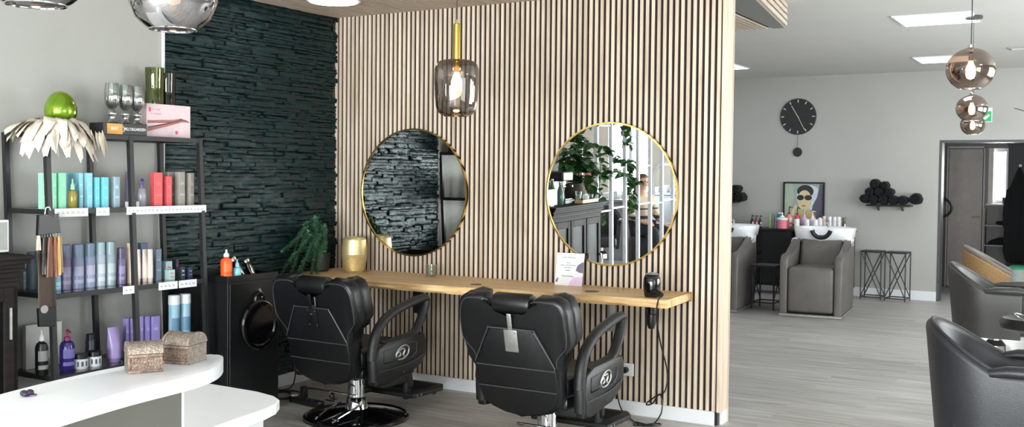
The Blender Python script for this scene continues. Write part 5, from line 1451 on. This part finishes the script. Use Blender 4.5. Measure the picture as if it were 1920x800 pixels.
for z in (.90, .62, .30):
    b = B(); box(b, (-.19, -.15, z), (.11, .099, z+.02), .002); obj('board', b, col('cshelf', (150, 146, 144), .6), t, False)
b = B(); pass
for x in (-.20, .11):
    b = B(); box(b, (x, -.15, 0), (x+.01, .099, 1.15)); obj('side', b, col('cshelf', (150, 146, 144), .6), t, False)
b = B(); bmesh.ops.create_uvsphere(b, u_segments=16, v_segments=10, radius=.05, matrix=Matrix.Translation((3.74, 9.84, .948)) @ Matrix.Diagonal((1.2, .9, .56, 1))); bmesh.ops.create_uvsphere(b, u_segments=16, v_segments=10, radius=.035, matrix=Matrix.Translation((3.79, 9.83, .955)) @ Matrix.Diagonal((1, .9, .8, 1))); tag(obj('peaked_hat', b, M['towel']), 'crumpled black hat on the corridor shelf', 'hat')
b = B(); prism(b, [(3.57, .642), (3.62, .70), (3.72, .74), (3.82, .75), (3.845, .642)], 9.80, 9.92, 'y', .02, 3); tag(obj('folded_cloth', b, M['towel']), 'folded black cloth on the lower corridor shelf', 'cloth')
# coat on a hook
t = thing('black_coat', 'long black coat hanging from a white hook in the corridor', 'coat', (4.02, 9.28, 0))
b = B(); rows = []; n = 36
for (z, w, d, cx_) in ((1.72, .012, .012, .0), (1.66, .035, .03, .0), (1.56, .07, .045, .0), (1.45, .10, .06, -.01), (1.42, .135, .065, -.01), (1.2, .15, .07, -.01), (.9, .16, .075, -.015), (.6, .17, .08, -.02), (.47, .15, .075, 0), (.44, .10, .05, 0)):
    rows.append([b.verts.new((cx_+w*math.cos(2*PI*k/n)*(1+.10*math.sin(5*k*2*PI/n+z*2)), -.09+d*math.sin(2*PI*k/n)*(1+.25*math.sin(7*k*2*PI/n)), z)) for k in range(n)])
for r1, r2 in zip(rows, rows[1:]):
    for k in range(n): b.faces.new((r1[k], r1[(k+1) % n], r2[(k+1) % n], r2[k]))
b.faces.new(rows[0]); b.faces.new(rows[-1]); obj('coat_body', b, M['towel'], t, True, 2)
b = B(); tube(b, [(.09, -.11, 1.44), (.14, -.12, 1.2), (.15, -.12, .9)], [.04, .04, .035], seg=12, smooth_n=4); tube(b, [(-.10, -.11, 1.42), (-.145, -.13, 1.18), (-.15, -.12, .92)], [.04, .04, .035], seg=12, smooth_n=4); obj('sleeve', b, M['towel'], t)
b = B(); cyl(b, .018, -.0, .03, seg=16, M=Matrix.Translation((4.02, 9.298, 1.745)) @ Matrix.Rotation(PI/2, 4, 'X')); tube(b, [(4.02, 9.27, 1.745), (4.02, 9.20, 1.73), (4.02, 9.19, 1.75)], .006, seg=8); tag(obj('coat_hook', b, M['white']), 'white hook holding the black coat', 'hook')
# bicycle wheel half behind the doorway
t = thing('bicycle_wheel', 'bicycle wheel peeking out at the left side of the doorway', 'wheel', (3.06, 9.2, 1.16))
b = B(); tube(b, [(.125*math.cos(2*PI*k/40), 0, .125*math.sin(2*PI*k/40)) for k in range(40)], .017, seg=8, closed=True); obj('tyre', b, M['rubber'], t)
b = B()
for k in range(14): tube(b, [(.015*math.cos(k*.45+1), .012*(-1)**k, .015*math.sin(k*.45+1)), (.112*math.cos(2*PI*k/14), 0, .112*math.sin(2*PI*k/14))], .0012, seg=5)
cyl(b, .02, -.02, .02, seg=14, M=Mx); obj('spokes', b, M['steel'], t)
b = B(); box(b, (2.301, 9.17, 1.14), (2.33, 9.23, 1.18)); tube(b, [(2.33, 9.2, 1.16), (2.8, 9.2, 1.16), (3.05, 9.2, 1.16)], .010, seg=8); tag(obj('wheel_bracket', b, M['black'], None, False), 'black wall bracket carrying the bicycle wheel', 'bracket')
# bin
t = thing('waste_bin', 'pale bin with a green lid at the right edge beyond the tub chairs', 'bin', (4.13, 8.35, 0))
b = B(); lathe(b, [(0, 0), (.105, 0), (.115, .01), (.135, .43), (0, .43)], seg=32); obj('bin_body', b, col('binb', (196, 206, 200), .5), t)
b = B(); lathe(b, [(0, .47), (.10, .475), (.142, .455), (.146, .43), (0, .43)], seg=32); obj('lid', b, col('binl', (64, 170, 134), .5), t)

# ------------------------------------------------------------------ what the right-hand mirror shows: divider, plant, coffee corner, a seated customer
t = thing('room_divider', 'white ladder-like room divider of upright bars seen in the right mirror', 'room divider', (.14, -4.3, 0))
for k in range(9):
    b = B(); y = -.42*k; box(b, (-.022, y-.022, 0), (.022, y+.022, HC), .004); obj('upright', b, M['divider'] if 'divider' in M else M.setdefault('divider', mat('divider_paint', (196, 200, 208), .5)), t, False)
rnd = random.Random(9)
for k in range(8):
    for z in ((.95, 1.95) if k % 2 else (.97, 2.25, 1.45)):
        b = B(); tube(b, [(0, -.42*k-.02, z), (0, -.42*(k+1)+.02, z)], .013, seg=8); obj('rung', b, M['divider'], t)
# pothos
t = thing('trailing_pothos', 'leafy green climber in a wicker pot, trailing across the pale bars in the right mirror', 'plant', (.24, -3.93, 1.119))
b = B(); lathe(b, [(0, 0), (.08, 0), (.105, .03), (.115, .10), (.105, .17), (.095, .20), (.08, .20), (.09, .16), (0, .15)], seg=36); obj('wicker_pot', b, M['wicker'], t)
bl = B(); bs = B(); rnd = random.Random(17)
def leaf(b, p, d, up, s):
    d = d.normalized(); sd = d.cross(up).normalized(); n_ = sd.cross(d)
    outl = [(0, 0), (-.10, .36), (.12, .50), (.45, .42), (.78, .18), (1, 0)]
    c = [b.verts.new(p+d*s*x-n_*s*.10*x*x) for x, _ in outl[0:1]+outl[2:]]
    L_ = [b.verts.new(p+d*s*x+sd*s*w-n_*s*(.10*x*x-.16*w)) for x, w in outl[1:-1]]
    R_ = [b.verts.new(p+d*s*x-sd*s*w-n_*s*(.10*x*x-.16*w)) for x, w in outl[1:-1]]
    for S in (L_, R_):
        b.faces.new((c[0], S[0], S[1], c[1])); b.faces.new((c[1], S[1], S[2], c[2])); b.faces.new((c[2], S[2], S[3], c[3])); b.faces.new((c[3], S[3], c[4]))
vines = [[(0, 0, .18), (.02, .0, .45), (-.05, -.25, .60), (-.09, -.7, .62), (-.08, -1.1, .52), (-.08, -1.5, .40), (-.08, -1.75, .42)],
         [(0, 0, .18), (.0, .08, .40), (.02, .18, .55), (0, .22, .42), (.02, .25, .30)],
         [(0, 0, .18), (.04, -.1, .40), (-.05, -.35, .45), (-.08, -.6, .36), (-.09, -.95, .25), (-.08, -1.3, .30), (-.08, -1.7, .22), (-.08, -2.0, .14)],
         [(0, 0, .18), (-.02, -.1, .62), (-.08, -.42, .85), (-.08, -.85, .92), (-.08, -1.3, .95), (-.08, -1.6, .80), (-.08, -1.7, .60)],
         [(0, 0, .18), (.08, -.05, .38), (.08, -.25, .32), (-.0, -.42, .20), (-.05, -.5, .05), (-.06, -.52, -.15)],
         [(0, 0, .18), (0, .05, .5), (-.03, -.1, .72), (-.06, -.3, .66), (-.08, -.46, .5)],
         [(-.08, -.85, .55), (-.08, -.86, .3), (-.09, -.84, .0), (-.08, -.86, -.25)],
         [(-.08, -1.7, .45), (-.08, -1.72, .2), (-.08, -1.8, -.05), (-.08, -1.78, -.2)]]
for v in vines:
    path = catmull(v, 10); tube(bs, path, .0045, seg=6)
    for i in range(2, len(path), 1):
        for q_ in range(1 if rnd.random() < .8 else 2):
            tg = (path[min(i+1, len(path)-1)]-path[i-1]).normalized()
            a = rnd.uniform(0, 2*PI); d = Vector((math.cos(a)*.8, math.sin(a), rnd.uniform(-.7, .25)))+tg*.3
            leaf(bl, path[i]+d.normalized()*.02, d, Vector((rnd.uniform(-.3, .6), rnd.uniform(-.3, .3), 1)).normalized(), rnd.uniform(.08, .13))
for k in range(34):
    a = rnd.uniform(0, 2*PI); p = Vector((.14*math.cos(a)*rnd.random(), .20*math.sin(a)*rnd.random(), rnd.uniform(.2, .55)))
    leaf(bl, p, Vector((math.cos(a), math.sin(a), rnd.uniform(-.5, .2))), Vector((0, 0, 1)), rnd.uniform(.09, .14))
obj('vine', bs, col('vine', (82, 70, 50), .7), t); obj('foliage', bl, M['leaf'], t, False)
# coffee machine etc.
t = thing('coffee_machine', 'black coffee machine on the dark buffet, seen in the right mirror', 'coffee machine', (.22, -3.52, 1.1185))
b = B(); box(b, (-.16, -.12, 0), (.16, .12, .05), .01); box(b, (-.16, -.12, .05), (.0, .12, .32), .012); box(b, (-.16, -.12, .24), (.14, .12, .34), .015); obj('machine_body', b, M['black'], t, False)
b = B(); cyl(b, .03, .18, .245, (.08, 0), 20); tube(b, [(.08, 0, .20), (.19, 0, .19)], .010, seg=8); box(b, (.02, -.09, .05), (.15, .09, .058), .002); obj('brew_head', b, M['chrome'], t)
for (x, y, h, c, lb) in ((.30, -3.27, .27, (70, 110, 84), 'green glass bottle'), (.24, -3.34, .25, (120, 150, 140), 'pale glass bottle'), (.34, -3.37, .24, (90, 120, 110), 'grey-green glass bottle')):
    t = thing('glass_bottle', lb+' on the dark buffet, seen at the left of the right mirror', 'bottle', (x, y, 1.1185), 0, 'glass bottles on the buffet')
    b = B(); lathe(b, [(0, 0), (.033, 0), (.035, .005), (.035, h*.55), (.014, h*.78), (.013, h*.95), (0, h*.95)], seg=24); obj('bottle_body', b, col('gb%d' % c[0], c, .08), t)
    b = B(); cyl(b, .0145, h*.95, h, seg=16); obj('cap', b, M['white'], t)
t = thing('wooden_tray', 'round-cornered wooden tray under cups on the dark buffet', 'tray', (.36, -3.86, 1.1185))
b = B(); box(b, (-.10, -.20, 0), (.10, .20, .012), .004)
for (lo, hi) in (((-.10, -.20), (.10, -.19)), ((-.10, .19), (.10, .20)), ((-.10, -.19), (-.09, .19)), ((.09, -.19), (.10, .19))): box(b, (lo[0], lo[1], .012), (hi[0], hi[1], .035), .002)
obj('tray_body', b, M['tabletop'], t, False)
for k, (x, y, r, h, mm) in enumerate(((.37, -3.75, .035, .11, 'glass'), (.33, -3.82, .038, .075, 'ceramic'), (.40, -3.86, .04, .06, 'ceramic'), (.35, -3.94, .038, .075, 'ceramic'), (.39, -4.0, .034, .07, 'glass'))):
    t = thing('cup', ('clear glass' if mm == 'glass' else 'white cup')+[' nearest the coffee machine', ' behind the front cup', ' at the front edge', ' left of the last glass', ' at the divider end'][k]+' of the wooden tray', 'cup', (x, y, 1.131), 0, 'cups on the tray')
    b = B(); lathe(b, [(0, 0), (r*.7, 0), (r, h), (r*.92, h), (r*.62, .006), (0, .006)], seg=24); obj('cup_body', b, M[mm], t)
    if mm == 'ceramic': b = B(); tube(b, [(0, r*.9, h*.8), (0, r*1.5, h*.7), (0, r*1.4, h*.35), (0, r*.8, h*.25)], .004, seg=6, smooth_n=4); obj('handle', b, M[mm], t)
# far reception / waiting corner
def simple_desk():
    t = thing('grey_counter', 'grey counter with white clutter behind the divider, seen in the right mirror', 'counter', (-1.15, -8.3, 0))
    b = B(); box(b, (-.5, -.3, 0), (.45, .3, .86), .01); box(b, (-.53, -.33, .86), (.48, .33, .90), .006); obj('body', b, col('gcount', (146, 148, 156), .5), t, False)
    for k in range(5):
        b = B(); box(b, (-.35+.15*k, -.1, 0), (-.26+.15*k, .05, .05+.03*(k % 3)), .006); o = obj('white_box', b, M['paper'], None, False); o.location = (-1.15, -8.3, .901); tag(o, 'small white box on the grey counter, number %s from the wall' % ('first', 'second', 'third', 'fourth', 'fifth')[k], 'box', 'white boxes on the grey counter')
simple_desk()
tub_chair((-.62, -6.55, 0), math.radians(70), 'black tub chair behind the divider, seen low in the right mirror', M['dark_leather'], M['dark_leather'], base=True)
t = thing('arched_mirror', 'tall round-topped mirror with white rim behind the seated person', 'mirror', (-.62, YF+.001, 1.0))
b = B(); pth = [(.34, .015, -.55), (.34, .015, .0)]+[(.34*math.cos(PI*k/20), .015, .34*math.sin(PI*k/20)+.15) for k in range(21)]+[(-.34, .015, 0), (-.34, .015, -.55)]
tube(b, pth, .018, seg=8, closed=True); obj('rim', b, M['white'], t)
b = B(); prism(b, [(x, z) for x, _, z in pth], .004, .010, 'y'); obj('mirror_glass', b, M['mirror'], t, False)
t = thing('wall_poster', 'orange and pink poster on the bright wall, seen between the bars in the right mirror', 'poster', (-2.25, YF+.001, 1.25))
b = B(); box(b, (-.25, 0, -.35), (.25, .008, .35)); obj('sheet', b, M['paper'], t, False)
b = B(); box(b, (-.23, .008, -.33), (.23, .0088, .0)); obj('orange_area', b, col('posterorange', (222, 140, 110), .6), t, False)
b = B(); box(b, (-.23, .008, .0), (.23, .0088, .33)); obj('pink_area', b, col('posterpink', (222, 184, 192), .6), t, False)

# seated customer
def skin(name, V, Ed, m, parent, root=0, sub=2):
    me = bpy.data.meshes.new(name); me.from_pydata([v[0] for v in V], Ed, []); 
    o = bpy.data.objects.new(name+'_tmp', me); COL.objects.link(o)
    md = o.modifiers.new('s', 'SKIN'); md.use_smooth_shade = True
    for i, v in enumerate(V):
        r = v[1]; sv = me.skin_vertices[0].data[i]; sv.radius = r if isinstance(r, tuple) else (r, r); sv.use_root = (i == root)
    s2 = o.modifiers.new('u', 'SUBSURF'); s2.levels = sub; s2.render_levels = sub
    bpy.context.view_layer.update(); dg = bpy.context.evaluated_depsgraph_get()
    m2 = bpy.data.meshes.new_from_object(o.evaluated_get(dg)); m2.name = name
    bpy.data.objects.remove(o)
    m2.materials.clear(); m2.materials.append(m)
    for p in m2.polygons: p.use_smooth = True
    o = bpy.data.objects.new(name, m2); COL.objects.link(o); o.parent = parent
    return o
def person():
    t = thing('person', 'seated person with long brown hair and beige striped top, seen in the right mirror', 'person', (-.42, -7.55, 0), math.radians(-60))
    # faces +y in local space; seat .46 high
    V = [((0, 0, .54), .125), ((0, -.01, .68), .115), ((0, -.015, .84), .125), ((0, -.01, .96), .10), ((0, .0, 1.03), .05), ((0, .012, 1.09), .045), ((0, .02, 1.13), (.062, .075)), ((0, .02, 1.20), (.078, .095)), ((0, .012, 1.26), (.060, .075))]
    E_ = [(i, i+1) for i in range(8)]
    def add(p, r, a): V.append((p, r)); E_.append((a, len(V)-1)); return len(V)-1
    for s in (-1, 1):
        h = add((s*.10, .03, .52), .085, 0); kx = add((s*.11, .25, .52), .075, h); kn = add((s*.12, .44, .51), .058, kx); c = add((s*.12, .46, .33), .055, kn); an = add((s*.12, .45, .09), .036, c); ft = add((s*.12, .50, .045), .04, an); add((s*.12, .60, .035), .034, ft)
        sh = add((s*.155, -.01, .95), .055, 3); el = add((s*.22, .02, .72), .040, sh); wr = add((s*.15, .22, .63), .026, el); pm = add((s*.12, .29, .62), (.036, .018), wr)
        for q, (dx, L_) in enumerate(((-.028, .060), (-.010, .072), (.009, .068), (.027, .052))):
            k1 = add((s*.12+dx, .325, .618), .0095, pm); k2 = add((s*.12+dx*1.1, .325+L_*.5, .610), .009, k1); add((s*.12+dx*1.1, .325+L_*.85, .592), .008, k2)
        th = add((s*.12-s*.038, .285, .628), .011, pm); add((s*.12-s*.052, .32, .625), .0095, th)
    body = skin('body', V, E_, M['skin'], t)
    # nose, eyes, mouth, ears belong to the continuous body mesh's face
    b = B(); lathe(b, [(0, .022), (.008, .014), (.012, 0), (0, -.004)], (0, .112, 1.175), 10); 
    for s in (-1, 1): bmesh.ops.create_uvsphere(b, u_segments=10, v_segments=8, radius=.016, matrix=Matrix.Translation((s*.078, .018, 1.18)) @ Matrix.Diagonal((.45, .8, 1.2, 1)))
    obj('nose_and_ears', b, M['skin'], body)
    b = B()
    for s in (-1, 1): bmesh.ops.create_uvsphere(b, u_segments=10, v_segments=8, radius=.009, matrix=Matrix.Translation((s*.028, .098, 1.20)))
    obj('eyes', b, M['black'], body)
    b = B(); tube(b, [(-.02, .097, 1.145), (0, .104, 1.142), (.02, .097, 1.145)], .0045, seg=8); obj('mouth', b, col('lips', (176, 92, 88), .5), body)
    VV = [((0, -.0, .55), .140), ((0, -.01, .70), .135), ((0, -.015, .86), .145), ((0, -.01, .965), .115), ((0, -.0, 1.02), .062)]
    EE = [(0, 1), (1, 2), (2, 3), (3, 4)]
    for s in (-1, 1):
        VV += [((s*.16, -.01, .95), .070), ((s*.225, .02, .72), .056), ((s*.165, .19, .64), .040)]; k = len(VV); EE += [(3, k-3), (k-3, k-2), (k-2, k-1)]
    M['striped'] = mat('striped_knit', (188, 170, 148), .9, noise=.1, nscale=40)
    nt = M['striped'].node_tree; bb = nt.nodes['Principled BSDF']; tc = nt.nodes.new('ShaderNodeTexCoord'); sx = nt.nodes.new('ShaderNodeSeparateXYZ'); nt.links.new(tc.outputs['Object'], sx.inputs[0])
    mu = nt.nodes.new('ShaderNodeMath'); mu.operation = 'MULTIPLY'; mu.inputs[1].default_value = 7.5; nt.links.new(sx.outputs['Z'], mu.inputs[0])
    fr_ = nt.nodes.new('ShaderNodeMath'); fr_.operation = 'FRACT'; nt.links.new(mu.outputs[0], fr_.inputs[0])
    lt = nt.nodes.new('ShaderNodeMath'); lt.operation = 'LESS_THAN'; lt.inputs[1].default_value = .35; nt.links.new(fr_.outputs[0], lt.inputs[0])
    lo_ = nt.nodes.new('ShaderNodeMath'); lo_.operation = 'LESS_THAN'; lo_.inputs[1].default_value = .82; nt.links.new(sx.outputs['Z'], lo_.inputs[0])
    an = nt.nodes.new('ShaderNodeMath'); an.operation = 'MULTIPLY'; nt.links.new(lt.outputs[0], an.inputs[0]); nt.links.new(lo_.outputs[0], an.inputs[1])
    mx = nt.nodes.new('ShaderNodeMixRGB'); mx.inputs[1].default_value = srgb((188, 170, 148)); mx.inputs[2].default_value = srgb((46, 46, 56)); nt.links.new(an.outputs[0], mx.inputs[0]); nt.links.new(mx.outputs[0], bb.inputs['Base Color'])
    skin('knit_top', VV, EE, M['striped'], t)
    VV = [((0, 0, .54), .135)]; EE = []
    for s in (-1, 1):
        k = len(VV); VV += [((s*.10, .03, .52), .095), ((s*.11, .25, .52), .085), ((s*.12, .44, .51), .070), ((s*.12, .465, .33), .066), ((s*.12, .45, .12), .052)]; EE += [(0, k), (k, k+1), (k+1, k+2), (k+2, k+3), (k+3, k+4)]
    skin('trousers', VV, EE, M['trousers'], t)
    for s in (-1, 1):
        b = B(); box(b, (s*.12-.045, .40, 0), (s*.12+.045, .64, .075), .03, 3); obj('shoe', b, M['black'], t)
    b = B(); n = 22
    rows = []
    for (z, rx, ry, cy_) in ((1.305, .01, .01, .0), (1.30, .045, .05, .0), (1.27, .082, .088, -.005), (1.22, .096, .098, -.018), (1.15, .098, .088, -.035), (1.05, .108, .075, -.055), (.93, .118, .062, -.085), (.84, .105, .05, -.10), (.80, .05, .03, -.10)):
        rows.append([b.verts.new((rx*math.cos(2*PI*k/n)*(1+.05*math.sin(k*3.3)), cy_+ry*math.sin(2*PI*k/n)*(1 if math.sin(2*PI*k/n) < .2 or z > 1.25 else .35), z)) for k in range(n)])
    for r1, r2 in zip(rows, rows[1:]):
        for k in range(n): b.faces.new((r1[k], r1[(k+1) % n], r2[(k+1) % n], r2[k]))
    b.faces.new(rows[0]); b.faces.new(rows[-1]); obj('hair', b, M['hair'], t, True, 2)
    t2 = thing('waiting_stool', 'plain dark upholstered stool under the seated person', 'stool', (-.42, -7.55, 0), math.radians(-60))
    b = B(); lathe(b, [(0, .0), (.19, 0), (.20, .02), (.20, .36), (.18, .42), (0, .425)], seg=36); obj('seat_body', b, M['dark_leather'], t2)
person()

# ------------------------------------------------------------------ colour management
vs = sc.view_settings; vs.view_transform = 'Standard'; vs.look = 'None'; vs.gamma = 1.0; vs.exposure = EXPO
try: vs.use_curve_mapping = False
except Exception: pass
sc.cycles.max_bounces = 10; sc.cycles.transparent_max_bounces = 24; sc.cycles.glossy_bounces = 6
sc.cycles.caustics_reflective = False; sc.cycles.caustics_refractive = False
sc.cycles.sample_clamp_indirect = 6.0
sc.cycles.use_denoising = True
